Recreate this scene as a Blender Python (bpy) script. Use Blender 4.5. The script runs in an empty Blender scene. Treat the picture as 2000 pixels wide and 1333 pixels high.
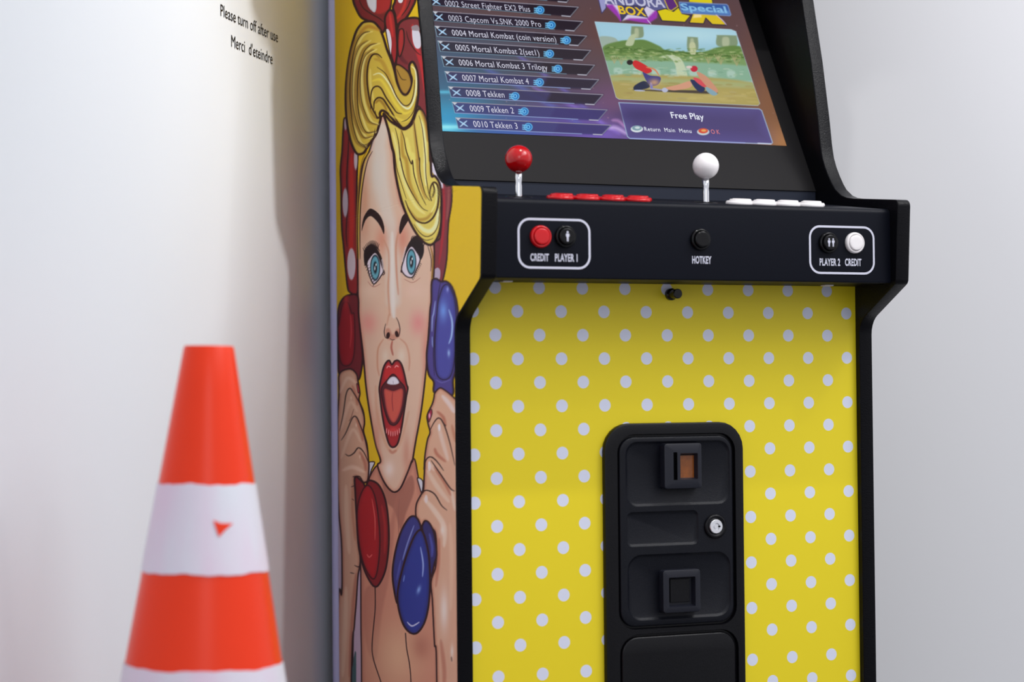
import bpy, bmesh, math, random
import numpy as np
from mathutils import Vector, Matrix
random.seed(3)
PI = math.pi
scene = bpy.context.scene
COL = scene.collection

# ------------------------------------------------------------------ camera, world, lights
Z0 = 0.83                                     # floor is z=0; measured heights are relative to the top row of dots
YAW, PITCH, ROLL = 0.382174424, 0.0236786187, -0.0090848164
CX, CY, CZ = -0.892583552, -2.35435441, -0.129375813
FPX = 3833.42669
_f = np.array([math.sin(YAW)*math.cos(PITCH), math.cos(YAW)*math.cos(PITCH), math.sin(PITCH)])
_r = np.array([math.cos(YAW), -math.sin(YAW), 0.0]); _u = np.cross(_r, _f)
_R = math.cos(ROLL)*_r + math.sin(ROLL)*_u
_U = -math.sin(ROLL)*_r + math.cos(ROLL)*_u
cd = bpy.data.cameras.new('camera'); cam = bpy.data.objects.new('camera', cd); COL.objects.link(cam)
cd.sensor_fit = 'HORIZONTAL'; cd.sensor_width = 36.0; cd.lens = FPX/2000*36.0
cd.clip_start = 0.05; cd.clip_end = 60
cam.matrix_world = Matrix(((_R[0], _U[0], -_f[0], CX), (_R[1], _U[1], -_f[1], CY), (_R[2], _U[2], -_f[2], CZ+Z0), (0, 0, 0, 1)))
cd.dof.use_dof = True; cd.dof.focus_distance = 2.72; cd.dof.aperture_fstop = 3.2
scene.camera = cam
vs = scene.view_settings
vs.view_transform = 'Standard'; vs.look = 'None'; vs.gamma = 1.0; vs.use_curve_mapping = False; vs.exposure = 0.0

world = bpy.data.worlds.new('world'); scene.world = world; world.use_nodes = True
bg = world.node_tree.nodes['Background']; bg.inputs[0].default_value = (0.93, 0.93, 1.0, 1); bg.inputs[1].default_value = 0.76

def lamp(name, loc, target, power, size, color=(1, 1, 1), spread=180):
    l = bpy.data.lights.new(name, 'AREA'); l.shape = 'DISK'; l.size = size; l.energy = power; l.color = color
    l.spread = math.radians(spread)
    o = bpy.data.objects.new(name, l); COL.objects.link(o)
    o.location = (loc[0], loc[1], loc[2]+Z0)
    d = Vector(target) - Vector(loc)
    o.rotation_euler = d.to_track_quat('-Z', 'Y').to_euler()
lamp('downlight_near_cabinet', (0.2, -0.6, 1.56), (-0.2, 0.5, 0.0), 3.2, 0.04, (1, 0.985, 0.97), 75)
lamp('downlight_right', (1.4, -0.95, 1.56), (0.6, -0.2, -0.8), 2.6, 0.05, (1, 0.99, 0.98))
lamp('downlight_behind_camera', (0.45, -3.2, 1.6), (0.2, 0, 0.0), 2.0, 0.08, (1, 1, 1))
lamp('downlight_middle', (0.75, -1.9, 1.6), (0.4, -0.2, 0.0), 1.2, 0.05, (1, 1, 1))
lamp('front_fill', (-1.0, -3.7, 0.9), (0.0, 0.3, 0.1), 9, 1.4, (0.9, 0.95, 1.0))  # added soft fill from the camera side for side art and wall gap, no window
lamp('ceiling_panels', (1.55, -2.0, 1.75), (1.55, -1.9, 0.0), 38, 2.2, (0.97, 0.975, 1.0))
lamp('back_wall_fill', (1.3, -0.9, 1.6), (0.95, 0.2, 0.25), 5.0, 0.9, (1.0, 0.985, 0.98), 110)  # added fill to brighten the upper back wall, stands for no fixture

# ------------------------------------------------------------------ helpers
def ray(px, py):
    px = np.asarray(px, float); py = np.asarray(py, float)
    return ((px-1000)/FPX)[..., None]*_R - ((py-666.5)/FPX)[..., None]*_U + _f
def hit(px, py, n, d0):                       # point where the sight line meets a real plane n.p = d0
    n = np.array(n, float); r = ray(px, py); C = np.array([CX, CY, CZ])
    t = (d0 - C@n)/(r@n)
    return C + t[..., None]*r
def project(P):
    c = np.asarray(P, float) - np.array([CX, CY, CZ])
    w = c@_f
    return 1000+FPX*(c@_R)/w, 666.5-FPX*(c@_U)/w

MATS = {}
def s2l(c):
    c = np.asarray(c, float)
    return np.where(c <= 0.04045, c/12.92, ((c+0.055)/1.055)**2.4)
def rgb(r, g, b): return tuple(float(v) for v in s2l(np.array([r, g, b])/255.0))
def mat(name, color, rough=0.5, metal=0.0, bump=0.0, bscale=300.0, spec=0.5, emit=None, coat=0.0, mottle=0.0, mscale=6.0):
    m = bpy.data.materials.new(name); m.use_nodes = True; nt = m.node_tree
    p = nt.nodes['Principled BSDF']
    p.inputs['Base Color'].default_value = (*color, 1); p.inputs['Roughness'].default_value = rough
    p.inputs['Metallic'].default_value = metal; p.inputs['Specular IOR Level'].default_value = spec
    p.inputs['Coat Weight'].default_value = coat; p.inputs['Coat Roughness'].default_value = 0.08
    tc = nt.nodes.new('ShaderNodeTexCoord')
    if mottle:
        n = nt.nodes.new('ShaderNodeTexNoise'); n.inputs['Scale'].default_value = mscale; n.inputs['Detail'].default_value = 5
        nt.links.new(tc.outputs['Object'], n.inputs['Vector'])
        mx = nt.nodes.new('ShaderNodeMix'); mx.data_type = 'RGBA'
        mx.inputs['A'].default_value = (*[c*(1-mottle) for c in color], 1); mx.inputs['B'].default_value = (*[min(1, c*(1+mottle)) for c in color], 1)
        nt.links.new(n.outputs['Fac'], mx.inputs['Factor']); nt.links.new(mx.outputs['Result'], p.inputs['Base Color'])
    if bump:
        n = nt.nodes.new('ShaderNodeTexNoise'); n.inputs['Scale'].default_value = bscale; n.inputs['Detail'].default_value = 3
        b = nt.nodes.new('ShaderNodeBump'); b.inputs['Strength'].default_value = bump; b.inputs['Distance'].default_value = 0.002
        nt.links.new(tc.outputs['Object'], n.inputs['Vector']); nt.links.new(n.outputs['Fac'], b.inputs['Height'])
        nt.links.new(b.outputs['Normal'], p.inputs['Normal'])
    if emit:
        p.inputs['Emission Color'].default_value = (*emit[0], 1); p.inputs['Emission Strength'].default_value = emit[1]
    MATS[name] = m
    return m
def attr_mat(name, emission=False, rough=0.45):
    m = bpy.data.materials.new(name); m.use_nodes = True; nt = m.node_tree
    a = nt.nodes.new('ShaderNodeAttribute'); a.attribute_name = 'print'
    p = nt.nodes['Principled BSDF']
    if emission:
        p.inputs['Base Color'].default_value = (0.004, 0.004, 0.005, 1); p.inputs['Roughness'].default_value = 0.4; p.inputs['Specular IOR Level'].default_value = 0.06
        nt.links.new(a.outputs['Color'], p.inputs['Emission Color']); p.inputs['Emission Strength'].default_value = 1.0
    else:
        nt.links.new(a.outputs['Color'], p.inputs['Base Color']); p.inputs['Roughness'].default_value = rough
        p.inputs['Specular IOR Level'].default_value = 0.07
    return m
def emat(name, c, s=1.0):
    return mat(name, (0.004, 0.004, 0.004), 0.4, emit=(c, s))

def link(name, me, m=None, parent=None, smooth=False, origin=None):
    """origin: world point (measured frame) that becomes the object's origin; vertices are in the measured frame"""
    o = bpy.data.objects.new(name, me); COL.objects.link(o)
    if m is not None:
        for mm in (m if isinstance(m, (list, tuple)) else [m]): me.materials.append(mm)
    if smooth: me.polygons.foreach_set('use_smooth', [True]*len(me.polygons))
    if origin is None:
        nv = len(me.vertices); co = np.empty(nv*3); me.vertices.foreach_get('co', co); co = co.reshape(-1, 3)
        origin = (co.min(0)+co.max(0))/2
    origin = Vector(origin)
    me.transform(Matrix.Translation(-origin))
    w = origin + Vector((0, 0, Z0))
    o.location = w
    if parent is not None:
        o.parent = parent
        pw = Vector(parent['_w']) if '_w' in parent else Vector((0, 0, 0))
        o.location = w - pw
    o['_w'] = list(w)
    return o
def bm_obj(name, bm, m=None, parent=None, smooth=False, origin=None):
    bmesh.ops.recalc_face_normals(bm, faces=bm.faces)
    me = bpy.data.meshes.new(name); bm.to_mesh(me); bm.free()
    return link(name, me, m, parent, smooth, origin)
def empty(name, loc, label, cat, group=None):
    o = bpy.data.objects.new(name, None); COL.objects.link(o); o.empty_display_size = 0.1
    o.location = (loc[0], loc[1], loc[2]+Z0); o['_w'] = list(o.location)
    o['label'] = label; o['category'] = cat
    if group: o['group'] = group
    return o
def auto_smooth(o, ang=35):
    me = o.data
    bm = bmesh.new(); bm.from_mesh(me)
    for f in bm.faces: f.smooth = True
    for e in bm.edges:
        e.smooth = not (len(e.link_faces) == 2 and e.calc_face_angle(0) > math.radians(ang))
    bm.to_mesh(me); bm.free()
def box(bm, x0, x1, y0, y1, z0, z1):
    v = [bm.verts.new((x, y, z)) for x in (x0, x1) for y in (y0, y1) for z in (z0, z1)]
    for f in ((0, 1, 3, 2), (4, 6, 7, 5), (0, 4, 5, 1), (2, 3, 7, 6), (0, 2, 6, 4), (1, 5, 7, 3)):
        bm.faces.new([v[i] for i in f])
def bevel(bm, w, seg=2, ang=30):
    es = [e for e in bm.edges if len(e.link_faces) == 2 and e.calc_face_angle(0) > math.radians(ang)]
    bmesh.ops.bevel(bm, geom=es, offset=w, segments=seg, profile=0.6, affect='EDGES', clamp_overlap=True)
def prism_x(bm, prof, x0, x1):                # prof: list of (y,z)
    a = [bm.verts.new((x0, y, z)) for y, z in prof]; b = [bm.verts.new((x1, y, z)) for y, z in prof]
    n = len(prof)
    bm.faces.new(a); bm.faces.new(b[::-1])
    for i in range(n): bm.faces.new((a[i], b[i], b[(i+1) % n], a[(i+1) % n]))
def fillet(pts, radii, seg=5):                # round the corners of a closed polygon
    out = []; n = len(pts)
    for i, p in enumerate(pts):
        r = radii[i] if isinstance(radii, (list, tuple)) else radii
        if not r: out.append(tuple(p)); continue
        p = Vector(p); a = Vector(pts[i-1])-p; b = Vector(pts[(i+1) % n])-p
        la, lb = a.length, b.length; a.normalize(); b.normalize()
        ang = a.angle(b); 
        if ang > PI-0.05: out.append(tuple(p)); continue
        d = min(r/math.tan(ang/2), la*0.48, lb*0.48); rr = d*math.tan(ang/2)
        c = p+(a+b).normalized()*(rr/math.sin(ang/2))
        s = p+a*d-c; e = p+b*d-c
        for k in range(seg+1):
            t = k/seg; w = s.angle(e)
            q = (s*math.sin((1-t)*w)+e*math.sin(t*w))/math.sin(w) if w > 1e-4 else s
            out.append(tuple(c+q))
    return out
def rrect(x0, x1, z0, z1, r, seg=6):
    return fillet([(x0, z0), (x1, z0), (x1, z1), (x0, z1)], r, seg)
def lathe(bm, prof, axis_o, axis_d, seg=40):  # prof: (radius, height) along axis
    d = Vector(axis_d).normalized(); q = d.to_track_quat('Z', 'Y'); o = Vector(axis_o)
    rings = []
    for r, h in prof:
        if r < 1e-6: rings.append([bm.verts.new(o+d*h)]); continue
        rings.append([bm.verts.new(o+q@Vector((r*math.cos(2*PI*k/seg), r*math.sin(2*PI*k/seg), h))) for k in range(seg)])
    for A, B in zip(rings, rings[1:]):
        for k in range(seg):
            k2 = (k+1) % seg
            if len(A) == 1 and len(B) == 1: continue
            if len(A) == 1: bm.faces.new((A[0], B[k], B[k2]))
            elif len(B) == 1: bm.faces.new((A[k], A[k2], B[0]))
            else: bm.faces.new((A[k], A[k2], B[k2], B[k]))
def stack(bm, loops, cap_first=False, cap_last=True):   # loops: lists of 3D points, same count
    vs_ = [[bm.verts.new(p) for p in L] for L in loops]
    n = len(vs_[0])
    for A, B in zip(vs_, vs_[1:]):
        for k in range(n): bm.faces.new((A[k], A[(k+1) % n], B[(k+1) % n], B[k]))
    if cap_first: bm.faces.new(vs_[0])
    if cap_last: bm.faces.new(vs_[-1])
    return vs_
def plate(bm, outer, y, recesses=(), depth=0.004, ch=0.003, back=0.01, rim=0.0015):
    """front sheet in the x,z plane facing -y, with pressed recesses; outer & recess = (x0,x1,z0,z1,r)"""
    edges = []
    def loop(rc, yy, off=0.0):
        x0, x1, z0, z1, r = rc
        return [bm.verts.new((p[0], yy, p[1])) for p in rrect(x0+off, x1-off, z0+off, z1-off, max(r-off, 0.0005))]
    def ring(A, B):
        n = len(A)
        for k in range(n): bm.faces.new((A[k], A[(k+1) % n], B[(k+1) % n], B[k]))
    o0 = loop(outer, y+back); o1 = loop(outer, y+rim); o2 = loop(outer, y+rim*0.3, rim*0.3); o3 = loop(outer, y, rim)
    ring(o0, o1); ring(o1, o2); ring(o2, o3)
    holes = []
    for rc in recesses:
        a = loop(rc, y); b = loop(rc, y+depth*0.3, ch*0.15); c = loop(rc, y+depth*0.85, ch*0.8); d = loop(rc, y+depth, ch)
        ring(a, b); ring(b, c); ring(c, d); bm.faces.new(d); holes.append(a)
    for L in [o3]+holes:
        for i in range(len(L)):
            e = bm.edges.get((L[i], L[(i+1) % len(L)])) or bm.edges.new((L[i], L[(i+1) % len(L)]))
            edges.append(e)
    bmesh.ops.triangle_fill(bm, use_beauty=True, use_dissolve=False, edges=edges, normal=(0, -1, 0))

def text_mesh(s, width, height, bold=0.0, spacing=1.0):
    """2D outline mesh of a string scaled to width x cap height, origin at baseline left; returns verts, tris"""
    cu = bpy.data.curves.new('t', 'FONT'); cu.body = s; cu.size = 1.0; cu.offset = bold; cu.space_character = spacing
    cu.resolution_u = 3
    o = bpy.data.objects.new('t', cu); COL.objects.link(o)
    dg = bpy.context.evaluated_depsgraph_get(); dg.update()
    me = bpy.data.meshes.new_from_object(o.evaluated_get(dg))
    V = np.array([v.co[:2] for v in me.vertices]).reshape(-1, 2); F = [tuple(p.vertices) for p in me.polygons]
    bpy.data.objects.remove(o); bpy.data.curves.remove(cu); bpy.data.meshes.remove(me)
    x0, x1 = V[:, 0].min(), V[:, 0].max()
    V = V.copy(); V[:, 0] = (V[:, 0]-x0)/(x1-x0)*width; V[:, 1] = V[:, 1]/0.70*height
    return V, F
def put_text(bm, s, P, U, Vv, width, height, bold=0.0, shear=0.0, spacing=1.0):
    V, F = text_mesh(s, width, height, bold, spacing)
    P = Vector(P); U = Vector(U); Vv = Vector(Vv)
    vs_ = [bm.verts.new(P+U*float(a+shear*b)+Vv*float(b)) for a, b in V]
    for f in F:
        try: bm.faces.new([vs_[i] for i in f])
        except ValueError: pass

# ------------------------------------------------------------------ painter for printed surfaces (flat inks, evaluated per grid point)
def spline(pts, closed, n=7):
    P = np.array(pts, float); m = len(P); out = []
    rng = range(m if closed else m-1)
    for i in rng:
        if closed: p0, p1, p2, p3 = P[i-1], P[i], P[(i+1) % m], P[(i+2) % m]
        else: p0, p1, p2, p3 = P[max(i-1, 0)], P[i], P[i+1], P[min(i+2, m-1)]
        for t in np.arange(n)/n:
            out.append(0.5*((2*p1)+(-p0+p2)*t+(2*p0-5*p1+4*p2-p3)*t*t+(-p0+3*p1-3*p2+p3)*t**3))
    if not closed: out.append(P[-1])
    return np.array(out)
class Paint:
    def __init__(s, X, Y, base):
        s.X, s.Y = X, Y; s.c = np.tile(np.array(base, float), (len(X), 1))
    def _idx(s, P, pad):
        lo = P.min(0)-pad; hi = P.max(0)+pad
        return np.nonzero((s.X > lo[0]) & (s.X < hi[0]) & (s.Y > lo[1]) & (s.Y < hi[1]))[0]
    def _dist(s, I, P, closed):
        A = P; B = np.roll(P, -1, 0)
        if not closed: A, B = P[:-1], P[1:]
        x = s.X[I]; y = s.Y[I]; best = np.full(len(I), 1e9); arg = np.zeros(len(I)); ins = np.zeros(len(I), bool)
        for k in range(len(A)):
            ax, ay = A[k]; bx, by = B[k]; dx, dy = bx-ax, by-ay; L = dx*dx+dy*dy+1e-12
            t = np.clip(((x-ax)*dx+(y-ay)*dy)/L, 0, 1)
            d = (x-ax-t*dx)**2+(y-ay-t*dy)**2
            w = d < best; best = np.where(w, d, best); arg = np.where(w, k+t, arg)
            if closed and dy != 0:
                cr = ((ay > y) != (by > y)) & (x < dx*(y-ay)/dy+ax); ins ^= cr
        return np.sqrt(best), arg/max(len(A), 1), ins
    def mix(s, I, a, col):
        a = a[:, None]; s.c[I] = s.c[I]*(1-a)+np.asarray(col, float)*a
    def fill(s, pts, col, rim=None, rimw=6.0, line=None, lw=3.0, soft=0.8, alpha=1.0, smooth=True, clip=None):
        P = spline(pts, True) if smooth else np.array(pts, float)
        I = s._idx(P, lw+2+soft)
        if not len(I): return None
        d, _, ins = s._dist(I, P, True); sd = np.where(ins, -d, d)
        a = np.clip(0.5-sd/soft, 0, 1)*alpha
        if clip is not None: a = a*clip[I]
        c = np.tile(np.array(col, float), (len(I), 1))
        if rim is not None:
            k = np.clip(1+sd/rimw, 0, 1)[:, None]**1.3; c = c*(1-k)+np.array(rim, float)*k
        s.c[I] = s.c[I]*(1-a[:, None])+c*a[:, None]
        if line is not None:
            al = np.clip((lw/2-np.abs(sd))/soft+0.5, 0, 1)
            if clip is not None: al = al*clip[I]
            s.mix(I, al, line)
        M = np.zeros(len(s.X)); M[I] = np.clip(0.5-sd/soft, 0, 1)
        return M
    def mask(s, pts, smooth=True, soft=0.8):
        P = spline(pts, True) if smooth else np.array(pts, float)
        I = s._idx(P, 3); d, _, ins = s._dist(I, P, True); sd = np.where(ins, -d, d)
        M = np.zeros(len(s.X)); M[I] = np.clip(0.5-sd/soft, 0, 1); return M
    def stroke(s, pts, col, w=2.5, taper=True, soft=0.9, alpha=1.0, clip=None, smooth=True):
        P = spline(pts, False, 6) if smooth and len(pts) > 2 else np.array(pts, float)
        I = s._idx(P, w+2)
        if not len(I): return
        d, t, _ = s._dist(I, P, False)
        ww = w*(np.clip(4*t*(1-t), 0, 1)**0.5*0.8+0.2) if taper else w
        a = np.clip((ww/2-d)/soft+0.5, 0, 1)*alpha
        if clip is not None: a = a*clip[I]
        s.mix(I, a, col)
    def blob(s, cx, cy, rx, ry, col, alpha=0.6, clip=None, hard=False, rot=0.0):
        x = s.X-cx; y = s.Y-cy
        if rot: c, n = math.cos(rot), math.sin(rot); x, y = x*c+y*n, -x*n+y*c
        q = (x/rx)**2+(y/ry)**2
        if hard: a = np.clip((1-np.sqrt(q))*min(rx, ry)+0.5, 0, 1)*alpha
        else: a = np.exp(-q*1.3)*alpha
        if clip is not None: a = a*clip
        I = np.nonzero(a > 0.003)[0]; s.mix(I, a[I], col)
def set_print(me, col_srgb255, gain=1.0):
    c = s2l(np.clip(col_srgb255, 0, 255)/255.0)*gain
    at = me.color_attributes.new('print', 'FLOAT_COLOR', 'POINT')
    at.data.foreach_set('color', np.concatenate([np.clip(c, 0, 1), np.ones((len(c), 1))], 1).astype(np.float32).ravel())
def grid_mesh(name, P):                       # P: (rows, cols, 3)
    R, C_ = P.shape[:2]
    me = bpy.data.meshes.new(name)
    me.vertices.add(R*C_); me.vertices.foreach_set('co', P.reshape(-1).astype(np.float32))
    i = np.arange(R*C_).reshape(R, C_)
    q = np.stack([i[:-1, :-1], i[:-1, 1:], i[1:, 1:], i[1:, :-1]], -1).reshape(-1, 4)
    me.loops.add(q.size); me.loops.foreach_set('vertex_index', q.ravel().astype(np.int32))
    me.polygons.add(len(q)); me.polygons.foreach_set('loop_start', (np.arange(len(q))*4).astype(np.int32))
    me.update(calc_edges=True); me.validate()
    return me

# ------------------------------------------------------------------ materials
M_black = mat('black_laminate', rgb(10, 13, 23), 0.42, bump=0.08, bscale=900, spec=0.12)
M_edge = mat('black_edge_plastic', rgb(9, 9, 13), 0.24, bump=0.30, bscale=700, spec=0.13)
M_bezel = mat('smoked_bezel', rgb(34, 33, 34), 0.45, bump=0.04, bscale=1200, spec=0.05)
M_strip = mat('bezel_base_strip', rgb(34, 39, 52), 0.5, spec=0.2)
M_door = mat('door_powder_coat', rgb(12, 14, 22), 0.34, bump=0.22, bscale=1100, spec=0.22)
M_frame = mat('door_frame_coat', rgb(8, 8, 12), 0.30, bump=0.12, bscale=900, spec=0.24)
M_house = mat('coin_housing_plastic', rgb(24, 26, 36), 0.42, bump=0.1, bscale=900, spec=0.35)
M_dark = mat('slot_darkness', rgb(3, 3, 4), 0.8, spec=0.0)
M_chrome = mat('polished_steel', (0.78, 0.79, 0.82), 0.16, metal=1.0)
M_lock = mat('lock_face_metal', (0.86, 0.87, 0.90), 0.34, metal=0.75)
M_red = mat('glossy_red_plastic', rgb(178, 6, 12), 0.05, coat=0.3, spec=0.4)
M_redb = mat('translucent_red_plastic', rgb(198, 8, 18), 0.07, coat=0.3, spec=0.4)
M_white = mat('white_plastic', rgb(238, 234, 234), 0.30, spec=0.4)
M_blackgloss = mat('glossy_black_plastic', rgb(8, 8, 10), 0.10, coat=0.1, spec=0.25)
M_legend = mat('printed_white_legend', rgb(206, 207, 222), 0.5)
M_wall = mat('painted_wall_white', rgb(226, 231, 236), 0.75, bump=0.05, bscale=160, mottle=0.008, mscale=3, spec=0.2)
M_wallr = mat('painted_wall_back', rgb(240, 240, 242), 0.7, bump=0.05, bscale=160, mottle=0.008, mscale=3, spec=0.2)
M_floor = mat('floor_vinyl', rgb(104, 106, 110), 0.4, mottle=0.05, mscale=9)
M_vinyl = mat('black_vinyl_lettering', rgb(14, 14, 16), 0.55)
M_orange = mat('cone_orange_plastic', rgb(246, 58, 16), 0.30, spec=0.3, mottle=0.03, mscale=12)
M_trim = mat('grey_metal_trim', rgb(200, 202, 244), 0.5)
M_amber = mat('amber_coin_window', rgb(118, 62, 14), 0.2, emit=(rgb(130, 70, 16), 0.12), mottle=0.6, mscale=130)

# yellow panel with a printed lattice of pale dots
def dots_material():
    m = bpy.data.materials.new('yellow_print_with_pale_dots'); m.use_nodes = True; nt = m.node_tree; N = nt.nodes.new; L = nt.links.new
    p = nt.nodes['Principled BSDF']; p.inputs['Roughness'].default_value = 0.42; p.inputs['Specular IOR Level'].default_value = 0.4
    tc = N('ShaderNodeTexCoord'); sp = N('ShaderNodeSeparateXYZ'); L(tc.outputs['Object'], sp.inputs[0])
    def M(op, a, b=None, c=None):
        n = N('ShaderNodeMath'); n.operation = op
        for i, v in enumerate((a, b, c)):
            if v is None: continue
            if isinstance(v, (int, float)): n.inputs[i].default_value = v
            else: L(v, n.inputs[i])
        return n.outputs[0]
    A = 0.0308
    u = M('MULTIPLY', sp.outputs['X'], 1/A); v0 = M('MULTIPLY', sp.outputs['Z'], -1/A)
    # the print restarts at a seam between rows 15 and 16
    below = M('GREATER_THAN', v0, 15.65)
    v = M('SUBTRACT', v0, M('MULTIPLY', below, 0.27))
    def lattice(du, dv):
        a = M('SUBTRACT', u, du); b = M('SUBTRACT', v, dv)
        fa = M('SUBTRACT', a, M('MULTIPLY', M('ROUND', M('DIVIDE', a, 2)), 2))
        fb = M('SUBTRACT', b, M('MULTIPLY', M('ROUND', M('DIVIDE', b, 2)), 2))
        return M('SQRT', M('ADD', M('MULTIPLY', fa, fa), M('MULTIPLY', fb, fb)))
    d = M('MINIMUM', lattice(1, 0), lattice(0, 1))
    k = N('ShaderNodeMapRange'); L(d, k.inputs[0]); k.inputs[1].default_value = 0.277; k.inputs[2].default_value = 0.258
    mx = N('ShaderNodeMix'); mx.data_type = 'RGBA'; mx.inputs['A'].default_value = (*rgb(233, 212, 30), 1); mx.inputs['B'].default_value = (*rgb(216, 221, 238), 1)
    L(k.outputs[0], mx.inputs['Factor']); L(mx.outputs['Result'], p.inputs['Base Color'])
    return m
M_dots = dots_material()

# ------------------------------------------------------------------ room
WA = math.radians(36.0)
WN = np.array([math.cos(WA), -math.sin(WA), 0.0]); WD = np.array([math.sin(WA), math.cos(WA), 0.0]); WC = -0.360
BN = np.array([-math.sin(WA), -math.cos(WA), 0.0]); BC = float(BN@np.array([0.59, 0.512, 0]))-0.045
corner = np.linalg.solve(np.array([WN[:2], BN[:2]]), [WC, BC])
def slab(name, p0, p1, nrm, m, z0=-Z0, z1=-Z0+2.7, th=0.1):
    bm = bmesh.new(); a = Vector((p0[0], p0[1], z0)); b = Vector((p1[0], p1[1], z0)); n = Vector(nrm)*-th; h = Vector((0, 0, z1-z0))
    v = [bm.verts.new(q) for q in (a, b, b+n, a+n, a+h, b+h, b+n+h, a+n+h)]
    for f in ((0, 1, 5, 4), (1, 2, 6, 5), (2, 3, 7, 6), (3, 0, 4, 7), (4, 5, 6, 7), (3, 2, 1, 0)): bm.faces.new([v[i] for i in f])
    o = bm_obj(name, bm, m); o['kind'] = 'structure'; return o
BD = np.array([math.cos(WA), -math.sin(WA)])
slab('wall_left', corner, corner-WD[:2]*4.6, WN, M_wall)
slab('wall_back', corner, corner+BD*4.6, BN, M_wallr)
bm = bmesh.new()
e = [corner, corner-WD[:2]*4.6, corner-WD[:2]*4.6+BD*4.6, corner+BD*4.6]
t_ = [bm.verts.new((p[0], p[1], -Z0)) for p in e]; b_ = [bm.verts.new((p[0], p[1], -Z0-0.05)) for p in e]
bm.faces.new(t_); bm.faces.new(b_[::-1])
for i in range(4): bm.faces.new((t_[i], b_[i], b_[(i+1) % 4], t_[(i+1) % 4]))
o = bm_obj('floor', bm, M_floor); o['kind'] = 'structure'
for nm, a, b, n in (('baseboard_left', corner, corner-WD[:2]*4.6, WN), ('baseboard_back', corner, corner+BD*4.6, BN)):
    off = np.array(n[:2])*0.012
    bm = bmesh.new(); o = slab(nm, np.array(a)+off, np.array(b)+off, n, M_wallr, -Z0, -Z0+0.07, 0.012)

# lettering on the left wall
sign = empty('wall_lettering', tuple(hit(486, 70, WN, WC+0.0005)), 'black vinyl lettering on the left white wall asking to turn off after use', 'sign')
def wall_line(name, s, a, b, cap, bold):
    A = hit(*a, WN, WC+0.0006); B = hit(*b, WN, WC+0.0006); T = hit(*cap, WN, WC+0.0006)
    bm = bmesh.new(); w = float(np.linalg.norm((B-A)[:2]))
    z = (A[2]+B[2])/2
    put_text(bm, s, (A[0], A[1], z), tuple(WD), (0, 0, 1), w, float(T[2]-A[2]), bold)
    bm_obj(name, bm, M_vinyl, sign)
wall_line('text_line', 'Please turn off after use', (431, 33.5), (543, 80.5), (430, 9.5), 0.0)
wall_line('text_line', "Merci  d'eteindre", (452, 91), (532.5, 126), (451.5, 67), 0.0)

# ------------------------------------------------------------------ arcade cabinet
XL, XR = -0.0277, 0.5895                      # outer faces of the side panels
TH = 0.0205
cab = empty('arcade_cabinet', (0.281, 0.25, -Z0), 'upright arcade cabinet with yellow dotted front and printed side art, standing in the corner', 'arcade machine')
# front outline from floor to head (y, z), bottom to top
front = [(-0.010, -Z0+0.02), (-0.010, -0.0427), (-0.103, 0.0065), (-0.1105, 0.1180), (0.0036, 0.1302)]
front_curve = [(0.020, 0.1330), (0.0340, 0.1375), (0.0500, 0.1475), (0.0590, 0.1570), (0.0682, 0.1694), (0.0770, 0.1830), (0.0835, 0.1970), (0.0880, 0.2150), (0.0945, 0.2555),
               (0.1115, 0.3400), (0.1305, 0.4150), (0.1480, 0.4850)]
head = [(0.045, 0.630), (0.027, 0.775), (0.070, 0.800), (-0.085, 0.920), (-0.085, 1.02)]
back_top = [(0.40, 1.02), (0.5105, 0.93), (0.5105, -Z0+0.02)]
prof = front+front_curve+head+back_top
rad = [0.005, 0.03, 0.009, 0.009, 0.0]+[0.0]*len(front_curve)+[0.02, 0.01, 0.01, 0.02, 0.02]+[0.05, 0.05, 0.005]
PROF = fillet(prof, rad, 5)
def side_panel(x0, x1):
    bm = bmesh.new(); prism_x(bm, PROF, x0, x1)
    bmesh.ops.recalc_face_normals(bm, faces=bm.faces)
    es = [e for e in bm.edges if len(e.link_faces) == 2 and any(len(f.verts) > 8 for f in e.link_faces)]
    bmesh.ops.bevel(bm, geom=es, offset=0.0022, segments=3, profile=0.55, affect='EDGES', clamp_overlap=True)
    o = bm_obj('side_panel', bm, M_edge, cab); auto_smooth(o, 25); return o
side_l = side_panel(XL, XL+TH); side_r = side_panel(XR-TH, XR)

# --- the printed side art
def A_(*p): return [(640+x/4.164, y/4.164) for x, y in p]
def B_(*p): return [(640+x/4.164, 300+y/4.164) for x, y in p]
def C_(*p): return [(640+x/4.164, 600+y/4.164) for x, y in p]
def D_(*p): return [(640+x/3.079, 900+y/3.079) for x, y in p]
def front_y(z):                               # front edge of the art at height z
    ys = [p for p in PROF[:PROF.index(min(PROF, key=lambda q: abs(q[1]-1.02)+abs(q[0]+0.085)))]] if False else PROF
    best = 9
    for (y0, z0), (y1, z1) in zip(PROF, PROF[1:]):
        if (z0-z)*(z1-z) <= 0 and z0 != z1:
            best = min(best, y0+(y1-y0)*(z-z0)/(z1-z0))
    return best
zs = np.concatenate([np.linspace(0.985, 0.47, 26)[:-1], np.arange(0.47, -0.60, -0.0008), np.linspace(-0.60, -Z0+0.03, 14)])
zs = np.sort(np.unique(np.concatenate([zs, [0.1180-0.002, 0.128, 0.126, 0.124, 0.122, 0.120]])))[::-1]
fy = np.array([front_y(z) for z in zs])
fy = np.where(fy > 5, 0.0, fy)+0.0030
s_ = np.linspace(0, 1, 300)
yy = fy[:, None]*(1-s_)+0.5085*s_
G = np.stack([np.full_like(yy, XL-0.0004), yy, np.repeat(zs[:, None], len(s_), 1)], -1)
ppx, ppy = project(G.reshape(-1, 3))
YEL = (207, 172, 30); K = (44, 22, 26)
p = Paint(ppx, ppy, YEL)
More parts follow.
